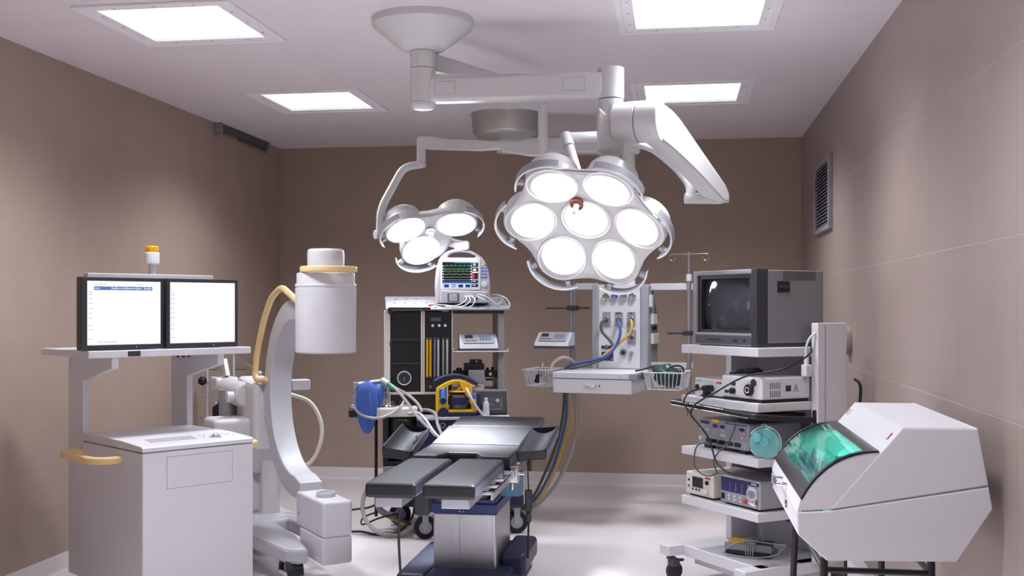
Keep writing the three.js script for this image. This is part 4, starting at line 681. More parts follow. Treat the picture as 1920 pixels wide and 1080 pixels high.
{ // yellow and blue suction unit
  const t = thing('suction_unit', 'yellow and navy portable suction unit with clear jar', 'suction unit', ...nw(0.06, 0.775, 0.13), NA);
  const arch = (x0, x1, y0, ys, yt) => { const s = new THREE.Shape(); s.moveTo(x0, y0); s.lineTo(x1, y0); s.lineTo(x1, ys); s.quadraticCurveTo(x1 - (x1 - x0) * 0.28, yt, (x0 + x1) / 2, yt); s.quadraticCurveTo(x0 + (x1 - x0) * 0.28, yt, x0, ys); s.lineTo(x0, y0); return s; };
  const s = arch(-0.13, 0.135, 0.02, 0.19, 0.245);
  part(t, 'yellow_frame', extr(s, 0.11, 0.006, [[[-0.052, 0.045], [-0.052, 0.2], [-0.02, 0.222], [0.02, 0.228], [0.06, 0.223], [0.103, 0.2], [0.103, 0.045]]]), M.yellow, 0, 0, -0.02);
  part(t, 'navy_base', bx(-0.135, 0.14, 0.0, 0.03, -0.085, 0.05, 0.008), M.navyDark);
  { const h = new THREE.Shape(); h.moveTo(-0.145, 0.188); h.quadraticCurveTo(-0.075, 0.252, 0.0, 0.252); h.quadraticCurveTo(0.075, 0.252, 0.145, 0.195); h.lineTo(0.145, 0.222); h.quadraticCurveTo(0.075, 0.282, 0.0, 0.282); h.quadraticCurveTo(-0.085, 0.282, -0.145, 0.24); part(t, 'carry_handle', extr(h, 0.09, 0.01), M.navyDark, 0, 0, -0.02); }
  part(t, 'gauge_window', extr([[-0.112, 0.125], [-0.062, 0.125], [-0.062, 0.2], [-0.112, 0.178]], 0.004, 0.001), std(0x3c62c0, 0.3), 0, 0, 0.0365);
  part(t, 'gauge_tube', bar([-0.086, 0.12, 0.042], [-0.086, 0.19, 0.042], 0.012, 14), std(0x6f95e6, 0.25));
  part(t, 'upper_knob', [T(cylz(0.026, 0.014, 0.003, 28), -0.087, 0.11, 0.036)], M.blue); part(t, 'upper_knob_cap', T(cylz(0.02, 0.02, 0.004, 26), -0.087, 0.108, 0.042), M.navyDark);
  part(t, 'lower_knob', T(cylz(0.034, 0.022, 0.004, 32), -0.085, 0.03, 0.034), M.navyDark);
  const jar = part(t, 'jar', lathe([[0.0, 0.048], [0.066, 0.048], [0.07, 0.053], [0.072, 0.155], [0.068, 0.162], [0.0, 0.164]], 36), M.clear, 0.026, 0, -0.02);
  part(jar, 'jar_band', T(ring(0.083, 0.0725, 0.05, 36), 0, 0.078, 0), M.navyDark);
  part(jar, 'jar_lid', [T(cyl(0.071, 0.01), 0, 0.16, 0), T(cyl(0.02, 0.02), 0, 0.17, 0), T(cyl(0.013, 0.018), 0, 0.188, 0)], M.yellow);
  part(jar, 'jar_liner', T(cyl(0.05, 0.09), 0, 0.052, 0), M.hoseClear);
  part(t, 'side_label', bx(0.108, 0.132, 0.115, 0.198, 0.034, 0.037, 0.001), M.blue);
  for (const y of [0.18, 0.15]) part(t, 'label_mark', T(ring(0.007, 0.004, 0.0016, 18), 0.12, y, 0.0365, Math.PI / 2, 0, 0), M.white);
  part(t, 'blue_bracket', bx(0.135, 0.17, 0.03, 0.15, -0.06, 0.0, 0.006), M.navy);
  part(t, 'suction_tube', tube([[0.03, 0.19, -0.005], [0.065, 0.185, 0.03], [0.09, 0.14, 0.06], [0.13, 0.07, 0.07], [0.19, 0.0, 0.05], [0.25, -0.025, 0.02]], 0.009, 40, 10), M.whiteSoft);
}
{
  const t = thing('squeeze_bottle', 'small white bottle beside the yellow suction unit', 'bottle', ...nw(0.262, 0.775, 0.14), NA);
  part(t, 'bottle_body', lathe([[0, 0], [0.021, 0], [0.023, 0.004], [0.023, 0.035], [0.02, 0.05], [0.022, 0.075], [0.015, 0.095], [0.011, 0.1]], 24), M.white); part(t, 'cap', cyl(0.012, 0.022), M.white, 0, 0.1, 0);
}
{ // breathing bag hanging from the absorber
  const t = thing('breathing_bag', 'blue rubber breathing bag hanging from the absorber arm', 'breathing bag', ...nw(-0.525, 0.665, 0.13), NA);
  const g = lathe([[0, 0], [0.022, 0.008], [0.05, 0.06], [0.068, 0.14], [0.074, 0.22], [0.07, 0.28], [0.05, 0.325], [0.025, 0.34], [0.016, 0.352]], 32); g.scale(1.0, 1, 0.5);
  part(t, 'bag_body', g, M.bag);
  part(t, 'bag_seam', tube([[0.006, 0.0, 0.045 * 0.1], [0.025, 0.07, 0.033], [0.03, 0.15, 0.043], [0.02, 0.25, 0.04], [0.0, 0.32, 0.01]], 0.003, 30, 6), std(0x5a7cc8, 0.5));
  const g2 = new THREE.SphereGeometry(0.06, 24, 16); g2.scale(0.75, 1.45, 0.6); part(t, 'bag_lobe', T(g2, 0.07, 0.24, -0.045, 0, 0, -0.2), M.bag);
}
{ // breathing circuit
  const hose = (label, pts, r = 0.0095, m = M.hoseClear) => { const c = new THREE.CatmullRomCurve3(pts.map(p => V(...nw(...p))), false, 'centripetal'); return single('breathing_hose', label, 'hose', curveTube(c, r, 90, 12), m, 'breathing hoses'); };
  hose('clear breathing hose hanging in a wide curve below the chrome arm', [[-0.6, 0.865, 0.1], [-0.6, 0.83, 0.13], [-0.55, 0.79, 0.17], [-0.45, 0.775, 0.2], [-0.35, 0.81, 0.18], [-0.29, 0.86, 0.13], [-0.28, 0.885, 0.1]]);
  hose('clear breathing hose running from the green connector down to the arm board', [[-0.41, 1.01, 0.09], [-0.36, 0.98, 0.14], [-0.29, 0.91, 0.2], [-0.23, 0.83, 0.26], [-0.2, 0.79, 0.3], [-0.14, 0.73, 0.36], [-0.09, 0.68, 0.42]]);
  hose('second clear breathing hose next to the green connector', [[-0.4, 1.005, 0.07], [-0.33, 0.96, 0.1], [-0.25, 0.915, 0.13], [-0.19, 0.86, 0.18], [-0.17, 0.82, 0.22]]);
  hose('ribbed grey hose bending over the edge of the absorber plate', [[-0.17, 0.82, 0.12], [-0.12, 0.82, 0.18], [-0.08, 0.8, 0.22], [-0.07, 0.74, 0.28], [-0.05, 0.68, 0.38]], 0.011, M.hoseGrey);
  hose('white hose leaving the front port of the absorber plate', [[-0.25, 0.8, 0.16], [-0.19, 0.805, 0.2], [-0.15, 0.77, 0.26], [-0.1, 0.7, 0.36], [-0.06, 0.66, 0.44]], 0.0095, M.whiteGrey);
  const t = thing('hose_connector', 'green and clear connector at the end of the chrome arm', 'connector', ...nw(-0.415, 1.01, 0.085), NA);
  part(t, 'clear_cuff', bar([-0.01, 0.008, -0.005], [0.03, -0.018, 0.03], 0.019, 16), M.whiteGrey); part(t, 'green_cuff', bar([0.03, -0.018, 0.03], [0.065, -0.045, 0.06], 0.0165, 16), M.green);
}
// ================= OPERATING TABLE =================
const TX = -1.14, TZ = -5.72;
{
  const t = thing('operating_table', 'operating table with black padded sections on a steel column', 'operating table', TX, 0, TZ, 0);
  const pad = (x0, x1, y0, y1, z0, z1) => bx(x0, x1, y0, y1, z0, z1, 0.018);
  part(t, 'leg_section', pad(-0.268, -0.03, 0.63, 0.7, 0.045, 0.885), M.vinyl);
  part(t, 'leg_section', pad(0.0, 0.245, 0.63, 0.7, 0.03, 0.885), M.vinyl);
  part(t, 'leg_support', bx(-0.225, -0.1, 0.585, 0.63, 0.1, 0.86, 0.004), M.aluminium);
  part(t, 'leg_support', bx(0.085, 0.215, 0.585, 0.63, 0.1, 0.86, 0.004), M.aluminium);
  part(t, 'leg_joint', bx(-0.14, -0.07, 0.47, 0.63, 0.35, 0.45, 0.01), M.charcoal); part(t, 'leg_joint', bx(0.1, 0.16, 0.5, 0.6, 0.0, 0.12, 0.01), M.charcoal);
  { const s = [[-0.26, 0.43], [0.275, 0.43], [0.275, -0.045], [0.125, -0.045], [0.075, 0.085], [-0.075, 0.085], [-0.115, -0.045], [-0.26, -0.045]].map(p => [p[0], p[1]]);
    part(t, 'seat_section', T(extr(s, 0.075, 0.014), 0.0, 0.678, 0.0, -Math.PI / 2, 0, 0), M.vinyl); }
  part(t, 'seat_base', bx(-0.22, 0.24, 0.6, 0.642, -0.42, 0.06, 0.006), M.aluminium);
  const ba = Math.atan2(0.085, 0.83);
  const back = part(t, 'back_section', T(box(0.53, 0.075, 0.5, 0.016), 0, 0, -0.25), M.vinyl, 0.008, 0.682, -0.43, ba);
  part(t, 'head_section', T(box(0.55, 0.07, 0.33, 0.016), 0, 0, -0.165), M.vinyl, 0.03, 0.733, -0.925, ba * 0.9);
  part(t, 'back_base', T(box(0.44, 0.035, 0.78, 0.005), 0, -0.056, -0.4), M.charcoal, 0.008, 0.682, -0.43, ba);
  // side rails with clamps
  for (const x of [-0.285, 0.298]) part(t, 'side_rail', [bx(x - 0.006, x + 0.006, 0.615, 0.645, -0.4, 0.04, 0.002), bx(Math.min(x, x * 0.8), Math.max(x, x * 0.8), 0.622, 0.638, -0.34, -0.31, 0.002), bx(Math.min(x, x * 0.8), Math.max(x, x * 0.8), 0.622, 0.638, -0.04, -0.01, 0.002)], M.chrome);
  part(t, 'leg_rail', [bx(0.282, 0.294, 0.597, 0.629, 0.06, 0.68, 0.002), bx(0.2, 0.284, 0.604, 0.62, 0.16, 0.185, 0.002), bx(0.2, 0.284, 0.604, 0.62, 0.36, 0.385, 0.002), bx(0.2, 0.284, 0.604, 0.62, 0.56, 0.585, 0.002)], M.chrome);
  part(t, 'rail_clamp', [bx(0.275, 0.32, 0.575, 0.665, -0.02, 0.045, 0.006), bx(0.25, 0.3, 0.6, 0.65, 0.06, 0.11, 0.006), bar([0.3, 0.62, 0.01], [0.35, 0.62, 0.01], 0.012, 12), bar([0.28, 0.53, -0.02], [0.28, 0.58, -0.02], 0.01, 12)], M.chrome);
  part(t, 'rail_clamp', [bx(-0.325, -0.27, 0.58, 0.66, -0.1, -0.05, 0.006), bar([-0.33, 0.61, 0.06], [-0.29, 0.61, 0.04], 0.016, 12)], M.chrome);
  // arm boards: padded troughs
  const trough = () => { const s = new THREE.Shape(); s.moveTo(-0.07, -0.032); s.lineTo(0.07, -0.032); s.quadraticCurveTo(0.082, -0.03, 0.084, 0.024); s.quadraticCurveTo(0.08, 0.034, 0.072, 0.026); s.quadraticCurveTo(0.05, -0.004, 0, -0.006); s.quadraticCurveTo(-0.05, -0.004, -0.072, 0.026); s.quadraticCurveTo(-0.08, 0.034, -0.084, 0.024); s.quadraticCurveTo(-0.082, -0.03, -0.07, -0.032); return extr(s, 0.5, 0.01); };
  const al = part(t, 'arm_board', trough(), M.vinyl, -0.342, 0.755, -0.2, 0.14, 0.03, -0.16);
  for (const z of [0.1, 0.15]) part(al, 'strap', T(box(0.07, 0.003, 0.012, 0), 0.03, -0.002, z, 0, 0.2, 0.3), M.black);
  part(al, 'strap', tube([[0.03, 0.004, -0.12], [0.05, 0.012, -0.05], [0.045, 0.008, 0.03]], 0.004, 20, 6), M.black);
  part(t, 'arm_board', trough(), M.vinyl, 0.39, 0.755, -0.25, 0.14, -0.03, 0.1);
  part(t, 'arm_board_base', [bx(0.33, 0.46, 0.7, 0.725, -0.2, -0.02, 0.006), bar([0.36, 0.62, -0.1], [0.36, 0.71, -0.1], 0.012, 12)], M.charcoal);
  part(t, 'arm_board_base', [bx(-0.39, -0.3, 0.69, 0.72, -0.15, 0.02, 0.006), bar([-0.32, 0.6, -0.07], [-0.32, 0.7, -0.07], 0.012, 12)], M.charcoal);
  // column
  const col = part(t, 'column', [bx(-0.146, 0.195, 0.1, 0.405, -0.5, 0, 0.012)], M.steel);
  part(col, 'column_seam', bx(-0.003, -0.0005, 0.12, 0.4, -0.001, 0.001, 0), M.silverGrey);
  const collar = part(t, 'blue_collar', [bx(-0.152, 0.201, 0.4, 0.455, -0.506, 0.006, 0.006), bx(-0.14, 0.19, 0.45, 0.482, -0.495, -0.005, 0.01)], M.navy);
  for (const x of [0.0, 0.02]) part(collar, 'screw', T(cylz(0.004, 0.003, 0.001, 12), x, 0.413, 0.005), M.whiteSoft);
  const bel = []; for (let i = 0; i < 6; i++) bel.push(bx(-0.12 + (i % 2) * 0.012, 0.17 - (i % 2) * 0.012, 0.48 + i * 0.019, 0.5 + i * 0.019, -0.46, -0.04 - (i % 2) * 0.012, 0.006));
  part(t, 'bellows', bel, M.black);
  part(t, 'teal_box', bx(0.19, 0.3, 0.47, 0.6, -0.3, -0.16, 0.006), std(0x5f93ad, 0.5));
  part(t, 'base', [bx(-0.23, 0.28, 0.03, 0.11, -0.75, 0.5, 0.02), bx(0.2, 0.34, 0.05, 0.17, -0.62, -0.1, 0.03), bx(-0.3, -0.14, 0.05, 0.12, -0.6, 0.2, 0.02)], M.navyDark);
  for (const [x, z] of [[0.27, 0.0], [0.26, -0.65], [-0.2, -0.65], [-0.2, 0.42], [0.24, 0.42]]) part(t, 'floor_caster', T(cylx(0.045, 0.05, 0.006, 24), x - 0.025, 0.045, z), M.rubber);
  part(t, 'hand_control', [bx(0.335, 0.375, 0.4, 0.52, -0.12, -0.09, 0.01), bx(0.34, 0.37, 0.34, 0.4, -0.12, -0.09, 0.012)], M.charcoal);
  part(t, 'control_cord', [bar([0.355, 0.52, -0.105], [0.35, 0.66, -0.1], 0.0035, 8), bar([0.355, 0.345, -0.105], [0.352, 0.15, -0.1], 0.006, 8)], M.black);
}
single('dangling_cord', 'thin black cord hanging below the left leg section to the floor', 'cord', tube([[-1.31, 0.6, -5.1], [-1.312, 0.5, -5.1], [-1.315, 0.4, -5.1], [-1.308, 0.25, -5.1], [-1.3, 0.12, -5.1], [-1.3, 0.03, -5.1], [-1.28, 0.008, -5.12], [-1.2, 0.006, -5.2]], 0.0065, 50, 8), M.black);
{ // hoses and cables lying on the floor left of the table
  const f = (name, label, m, r, pts) => single(name, label, 'cable', tube(pts, r, 70, 9), m, 'floor cables by the anaesthesia machine');
  f('floor_hose', 'big grey ringed hose standing in a loop beside the anaesthesia machine', M.hoseClear, 0.014, [[-1.86, 0.42, -7.05], [-1.99, 0.34, -7.0], [-2.04, 0.22, -6.97], [-2.01, 0.11, -6.93], [-1.9, 0.03, -6.9], [-1.78, 0.022, -6.92], [-1.68, 0.09, -6.95], [-1.63, 0.2, -7.0], [-1.64, 0.3, -7.05]]);
  f('floor_cable', 'black cable running left from the anaesthesia machine along the floor', M.black, 0.008, [[-1.72, 0.3, -7.0], [-1.7, 0.15, -6.98], [-1.8, 0.03, -6.95], [-1.95, 0.012, -6.95], [-2.05, 0.02, -6.98], [-2.2, 0.012, -7.0], [-2.35, 0.01, -7.1]]);
  f('floor_cable', 'black cable arching above the others near the C-arm', M.black, 0.007, [[-1.8, 0.2, -7.25], [-1.92, 0.2, -7.2], [-2.05, 0.15, -7.15], [-2.2, 0.12, -7.15], [-2.35, 0.01, -7.2]]);
  f('floor_cable', 'black cable coiled around the grey hose', M.black, 0.006, [[-1.85, 0.12, -7.1], [-1.95, 0.1, -7.05], [-2.06, 0.06, -7.02], [-2.07, 0.09, -7.06], [-1.98, 0.12, -7.15], [-1.85, 0.1, -7.2]]);
  f('floor_hose', 'yellow hose lying on the floor under the table end', M.hoseYellow, 0.011, [[-1.95, 0.09, -7.2], [-1.85, 0.06, -7.15], [-1.72, 0.02, -7.1], [-1.6, 0.012, -7.1], [-1.45, 0.012, -7.15], [-1.2, 0.012, -7.5]]);
  f('floor_hose', 'blue hose lying next to the yellow one', M.hoseBlue, 0.01, [[-1.88, 0.08, -7.24], [-1.75, 0.03, -7.18], [-1.6, 0.012, -7.15], [-1.45, 0.012, -7.2], [-1.2, 0.012, -7.55]]);
  const p = thing('grey_plug_block', 'grey plug block in the heap of cables', 'plug', -1.9, 0.13, -7.12, 0.4);
  part(p, 'plug_body', tube([[-0.05, 0.06, 0], [-0.07, 0.03, 0], [-0.03, -0.01, 0], [0.03, -0.03, 0]], 0.022, 20, 10), M.grey); part(p, 'plug_pin', bar([0.03, -0.03, 0], [0.06, -0.04, 0], 0.012, 10), M.greyDark);
  const c = thing('circuit_swivel', 'clear and green circuit connector hanging under the table end', 'connector', -1.5, 0.4, -6.45, 0);
  part(c, 'clear_elbow', [bar([0, 0, 0], [0.035, 0.055, 0], 0.022, 16), bar([0, 0, 0], [0.03, -0.05, 0], 0.02, 16)], M.hoseClear); part(c, 'green_ring', bar([0.035, 0.055, 0], [0.065, 0.085, 0], 0.026, 18), M.mint);
}

// ================= ENDOSCOPY TROLLEY =================
const EX = 0.213, EZ = -5.774, EA = -53.8 * R;
const ew = (x, y, z) => { const c = Math.cos(EA), s = Math.sin(EA); return [EX + x * c + z * s, y, EZ - x * s + z * c]; };
{
  const t = thing('equipment_trolley', 'white shelf trolley on casters carrying the television and device boxes', 'medical trolley', EX, 0, EZ, EA);
  const shelf = (y0, y1) => part(t, 'shelf', bx(-0.314, 0.314, y0, y1, -0.5, 0.0, 0.004), M.white);
  shelf(1.252, 1.297); shelf(0.978, 1.022); shelf(0.704, 0.746); shelf(0.433, 0.479);
  part(t, 'side_column', bx(0.317, 0.365, 0.2, 1.42, -0.54, -0.345, 0.004), M.white);
  part(t, 'side_column', bx(-0.365, -0.317, 0.2, 1.252, -0.54, -0.345, 0.004), M.white);
  part(t, 'column_groove', bx(0.3645, 0.3655, 0.25, 1.41, -0.395, -0.392, 0), M.greyDark);
  part(t, 'column_slot', T(extr(roundRect(-0.014, 0.014, -0.05, 0.05, 0.014), 0.004, 0.001), 0.341, 0.93, -0.344), M.charcoal);
  part(t, 'rear_panel', bx(-0.317, 0.317, 0.2, 1.252, -0.53, -0.515, 0.002), M.whiteGrey);
  for (const [x, y] of [[-0.05, 0.36], [0.14, 0.31], [0.24, 0.33]]) part(t, 'cable_hole', T(cylz(0.03, 0.002, 0.0005, 24), x, y, -0.5155), M.plum);
  const b = part(t, 'base', [bx(-0.335, 0.3, 0.14, 0.2, -0.56, -0.03, 0.006), bx(-0.42, -0.33, 0.145, 0.2, -0.6, 0.07, 0.006), bx(0.228, 0.312, 0.145, 0.2, -0.6, 0.08, 0.006), bx(-0.33, 0.25, 0.09, 0.145, -0.5, -0.1, 0.004)], M.white);
  for (const [x, z] of [[-0.38, 0.02], [0.27, 0.03], [-0.38, -0.55], [0.27, -0.55]]) {
    const c = part(t, 'caster', [T(cylx(0.052, 0.03, 0.012, 30), x - 0.015, 0.052, z - 0.02)], M.charcoal);
    part(c, 'fork', [T(cyl(0.026, 0.012), x, 0.118, z), T(cyl(0.014, 0.035), x, 0.115, z), bx(x - 0.024, x + 0.024, 0.075, 0.12, z - 0.045, z + 0.01, 0.008)], M.greyDark);
    part(c, 'brake', [bx(x - 0.012, x + 0.012, 0.1, 0.112, z - 0.08, z - 0.03, 0.004)], M.charcoal);
  }
  // padded push rail in front of the second shelf
  part(t, 'push_rail', pipe([[-0.345, 0.985, -0.2], [-0.345, 0.985, 0.045], [0.335, 0.965, 0.045], [0.345, 0.95, -0.08], [0.342, 0.93, -0.34]], 0.015, 0.03, 12), M.black);
  part(t, 'rail_trim', [bar([-0.32, 0.994, 0.0615], [0.12, 0.981, 0.0615], 0.0032, 8), bar([-0.32, 0.972, 0.0605], [0.31, 0.9535, 0.0605], 0.0028, 8)], M.chrome);
  part(t, 'under_tray', T(extr([[-0.1, 0.04], [0.24, 0.06], [0.28, 0.34], [0.02, 0.34]], 0.016, 0.005), 0, 0.95, 0, -Math.PI / 2, 0, 0), M.black);
}
{ // television
  const t = thing('crt_television', 'large grey box television with dark curved screen', 'television', ...ew(0, 1.297, -0.04), EA);
  const W = 0.262, HH = 0.395;
  const s = new THREE.Shape([[-W, 0.004], [W, 0.004], [W, HH], [-W, HH]].map(q => new THREE.Vector2(...q)));
  part(t, 'front_frame', T(extr(s, 0.07, 0.005, [[[-0.232, 0.07], [-0.232, 0.372], [0.215, 0.372], [0.215, 0.07]]]), 0, 0, -0.035), M.grey);
  part(t, 'screen_mask', T(extr(new THREE.Shape([[-0.232, 0.07], [0.215, 0.07], [0.215, 0.372], [-0.232, 0.372]].map(q => new THREE.Vector2(...q))), 0.02, 0.001, [[[-0.2, 0.085], [-0.205, 0.21], [-0.2, 0.352], [0.19, 0.352], [0.195, 0.21], [0.19, 0.085]]]), 0, 0, -0.02), M.charcoal);
  { const g = new THREE.PlaneGeometry(0.405, 0.285, 40, 30), p = g.attributes.position; for (let i = 0; i < p.count; i++) { const x = p.getX(i), y = p.getY(i); p.setZ(i, -0.012 - (x * x) * 0.5 - (y * y) * 0.72); } g.computeVertexNormals(); part(t, 'picture_tube', T(g, -0.005, 0.218, -0.001), std(0x3a3c45, 0.06)); }
  part(t, 'side_trim', bx(W - 0.045, W + 0.001, 0.003, HH + 0.001, -0.069, 0.002, 0.003), M.charcoal);
  part(t, 'ledge', bx(-0.232, 0.214, 0.058, 0.07, -0.03, 0.002, 0.002), M.silverGrey);
  part(t, 'control_strip', bx(-0.24, 0.22, 0.012, 0.055, -0.001, 0.002, 0.001), M.greyDark);
  for (let i = 0; i < 5; i++) part(t, 'button', T(cylz(0.005, 0.005, 0.001, 12), -0.13 + i * 0.024, 0.033, 0.0), M.black);
  for (const x of [0.085, 0.105, 0.165]) part(t, 'button', T(cylz(0.006, 0.006, 0.001, 12), x, 0.033, 0.0), M.black);
  part(t, 'cabinet', bx(-W + 0.004, W, 0.02, HH - 0.004, -0.44, -0.065, 0.006), M.tvGrey);
  part(t, 'foot_base', bx(-W + 0.02, W - 0.002, 0.0, 0.022, -0.43, -0.03, 0.003), M.charcoal);
  part(t, 'side_handle', [bx(W - 0.002, W + 0.004, 0.278, 0.335, -0.21, -0.13, 0.002)], M.black);
  part(t, 'handle_grip', bx(W + 0.002, W + 0.008, 0.3, 0.314, -0.2, -0.14, 0.002), M.charcoal);
  const dot = []; for (let i = 0; i < 26; i++) for (let j = 0; j < 8; j++) dot.push(T(box(0.003, 0.0035, 0.0035, 0), W, 0.342 + j * 0.0062, -0.385 + i * 0.0085 + (j % 2) * 0.004));
  const vents = part(t, 'vent_holes', dot, M.charcoal); vents.userData.kind = 'stuff';
}
{ // boxes on the second shelf
  const t = thing('camera_unit', 'small white camera control box left of the light source', 'device box', ...ew(-0.125, 1.022, -0.04), EA);
  part(t, 'case', bx(-0.122, 0.122, 0.008, 0.098, -0.3, 0, 0.006), M.white); [bx(-0.1, -0.07, 0, 0.01, -0.05, -0.02, 0.002), bx(0.07, 0.1, 0, 0.01, -0.05, -0.02, 0.002), bx(-0.1, 0.1, 0, 0.01, -0.28, -0.25, 0.002)].forEach(g => part(t, 'foot', g, M.rubber));
  part(t, 'knob', T(cylz(0.014, 0.01, 0.002, 20), -0.095, 0.05, 0), M.black);
  for (const x of [-0.055, -0.03, -0.005, 0.02]) part(t, 'socket', T(cylz(0.0065, 0.006, 0.001, 14), x, 0.048, 0), M.black);
  part(t, 'red_label', bx(0.062, 0.108, 0.077, 0.086, 0, 0.0012, 0), M.red); part(t, 'grey_label', bx(-0.115, -0.06, 0.083, 0.088, 0, 0.0012, 0), M.grey);
  part(t, 'cable_plug', [T(cylz(0.017, 0.06, 0.004, 16), 0.03, 0.05, 0.0), bx(-0.005, 0.022, -0.0, 0.032, 0.004, 0.04, 0.004)], M.black);
}
{
  const t = thing('light_source', 'white light source box with round black outlet and side vents', 'device box', ...ew(0.155, 1.022, -0.025), EA);
  part(t, 'case', bx(-0.157, 0.157, 0.016, 0.128, -0.32, 0, 0.012), M.white); part(t, 'base', bx(-0.15, 0.15, 0, 0.018, -0.31, -0.008, 0.003), M.black);
  part(t, 'face_plate', bx(-0.142, 0.07, 0.03, 0.112, -0.001, 0.0015, 0.001), M.whiteSoft);
  part(t, 'light_outlet', T(cylz(0.03, 0.02, 0.004, 28), 0.072, 0.062, 0), M.black); part(t, 'outlet_ring', T(ring(0.017, 0.011, 0.006, 24), 0.072, 0.062, 0.018, Math.PI / 2, 0, 0), M.chrome);
  part(t, 'outlet_flap', T(cylz(0.02, 0.006, 0.002, 20), 0.1, 0.1, 0.0), M.charcoal);
  part(t, 'small_display', bx(-0.075, -0.04, 0.078, 0.096, 0, 0.003, 0.001), M.charcoal); part(t, 'small_display', bx(-0.128, -0.095, 0.036, 0.052, 0, 0.003, 0.001), M.charcoal);
  part(t, 'dial', T(cylz(0.016, 0.022, 0.003, 20), -0.055, 0.05, 0), M.black);
  for (let i = 0; i < 6; i++) for (const y of [0.045, 0.085]) part(t, 'side_vent', bx(0.1555, 0.1575, y - 0.016, y + 0.016, -0.06 - i * 0.012, -0.055 - i * 0.012, 0), M.greyDark);
  part(t, 'side_label', bx(0.1555, 0.158, 0.055, 0.085, -0.19, -0.155, 0.0005), M.charcoal);
  part(t, 'warning_mark', [[-0.205, 0.055, -0.24, 0.055], [-0.205, 0.055, -0.2225, 0.09], [-0.24, 0.055, -0.2225, 0.09]].map(q => bar([0.1572, q[1], q[0]], [0.1572, q[3], q[2]], 0.0012, 6)), M.greyDark);
  part(t, 'warning_stroke', bx(0.1565, 0.158, 0.06, 0.078, -0.2245, -0.2205, 0), M.greyDark);
}
{
  const t = thing('power_plug', 'white mains plug hanging beside the grey side column', 'plug', ...ew(0.33, 1.15, -0.3), EA);
  part(t, 'plug_body', [bx(-0.018, 0.022, 0.0, 0.06, -0.02, 0.02, 0.005), T(cyl(0.012, 0.05), 0.0, 0.055, 0)], M.white);
  part(t, 'plug_pins', [bar([-0.008, -0.025, 0], [-0.008, 0.002, 0], 0.003, 8), bar([0.012, -0.025, 0], [0.012, 0.002, 0], 0.003, 8)], M.aluminium);
  part(t, 'plug_cord', tube([[0, 0.1, 0], [0.0, 0.15, 0.0], [0.01, 0.19, -0.01], [0.02, 0.22, -0.04]], 0.006, 24, 8), M.white);
}
single('extension_lead_plug', 'black and white plug lying behind the small camera box', 'plug', [tube([ew(-0.26, 1.135, -0.3), ew(-0.2, 1.15, -0.3), ew(-0.14, 1.15, -0.32)], 0.012, 16, 8), tube([ew(-0.14, 1.15, -0.32), ew(-0.08, 1.15, -0.34), ew(-0.06, 1.12, -0.36)], 0.02, 16, 8)], M.charcoal);
single('power_cable', 'black cable slanting across the light source and down the trolley front', 'cable', tube([ew(0.3, 1.3, -0.36), ew(0.36, 1.27, -0.3), ew(0.38, 1.2, -0.12), ew(0.26, 1.16, 0.01), ew(0.18, 1.13, 0.03), ew(0.05, 1.06, 0.06), ew(-0.04, 1.02, 0.07), ew(-0.1, 0.985, 0.075), ew(-0.15, 0.93, 0.06), ew(-0.17, 0.9, 0.02)], 0.0048, 90, 8), M.black);
single('power_cable', 'black cable crossing the electrosurgery unit down to the lowest boxes', 'cable', tube([ew(-0.1, 1.07, 0.03), ew(-0.16, 1.05, 0.06), ew(-0.19, 1.0, 0.075), ew(-0.13, 0.93, 0.07), ew(-0.04, 0.82, 0.03), ew(0.03, 0.7, 0.03), ew(0.1, 0.66, 0.02), ew(0.2, 0.643, -0.02), ew(0.3, 0.64, -0.05), ew(0.34, 0.645, -0.1)], 0.0048, 90, 8), M.black);
single('power_cable', 'thin dark lead from the electrosurgery unit curling over the display box', 'cable', tube([ew(-0.02, 0.785, -0.02), ew(-0.1, 0.785, 0.0), ew(-0.16, 0.76, 0.012), ew(-0.18, 0.7, 0.015), ew(-0.18, 0.65, 0.01), ew(-0.14, 0.618, 0.0), ew(-0.08, 0.612, -0.01), ew(-0.04, 0.63, -0.03)], 0.004, 70, 8), M.greyDark);
single('power_cable', 'thin dark lead hanging down the right half of the electrosurgery unit', 'cable', tube([ew(0.12, 0.92, -0.03), ew(0.1, 0.86, -0.02), ew(0.06, 0.79, -0.01), ew(0.02, 0.75, 0.01), ew(-0.01, 0.7, 0.02), ew(-0.02, 0.64, -0.01)], 0.004, 60, 8), M.greyDark);
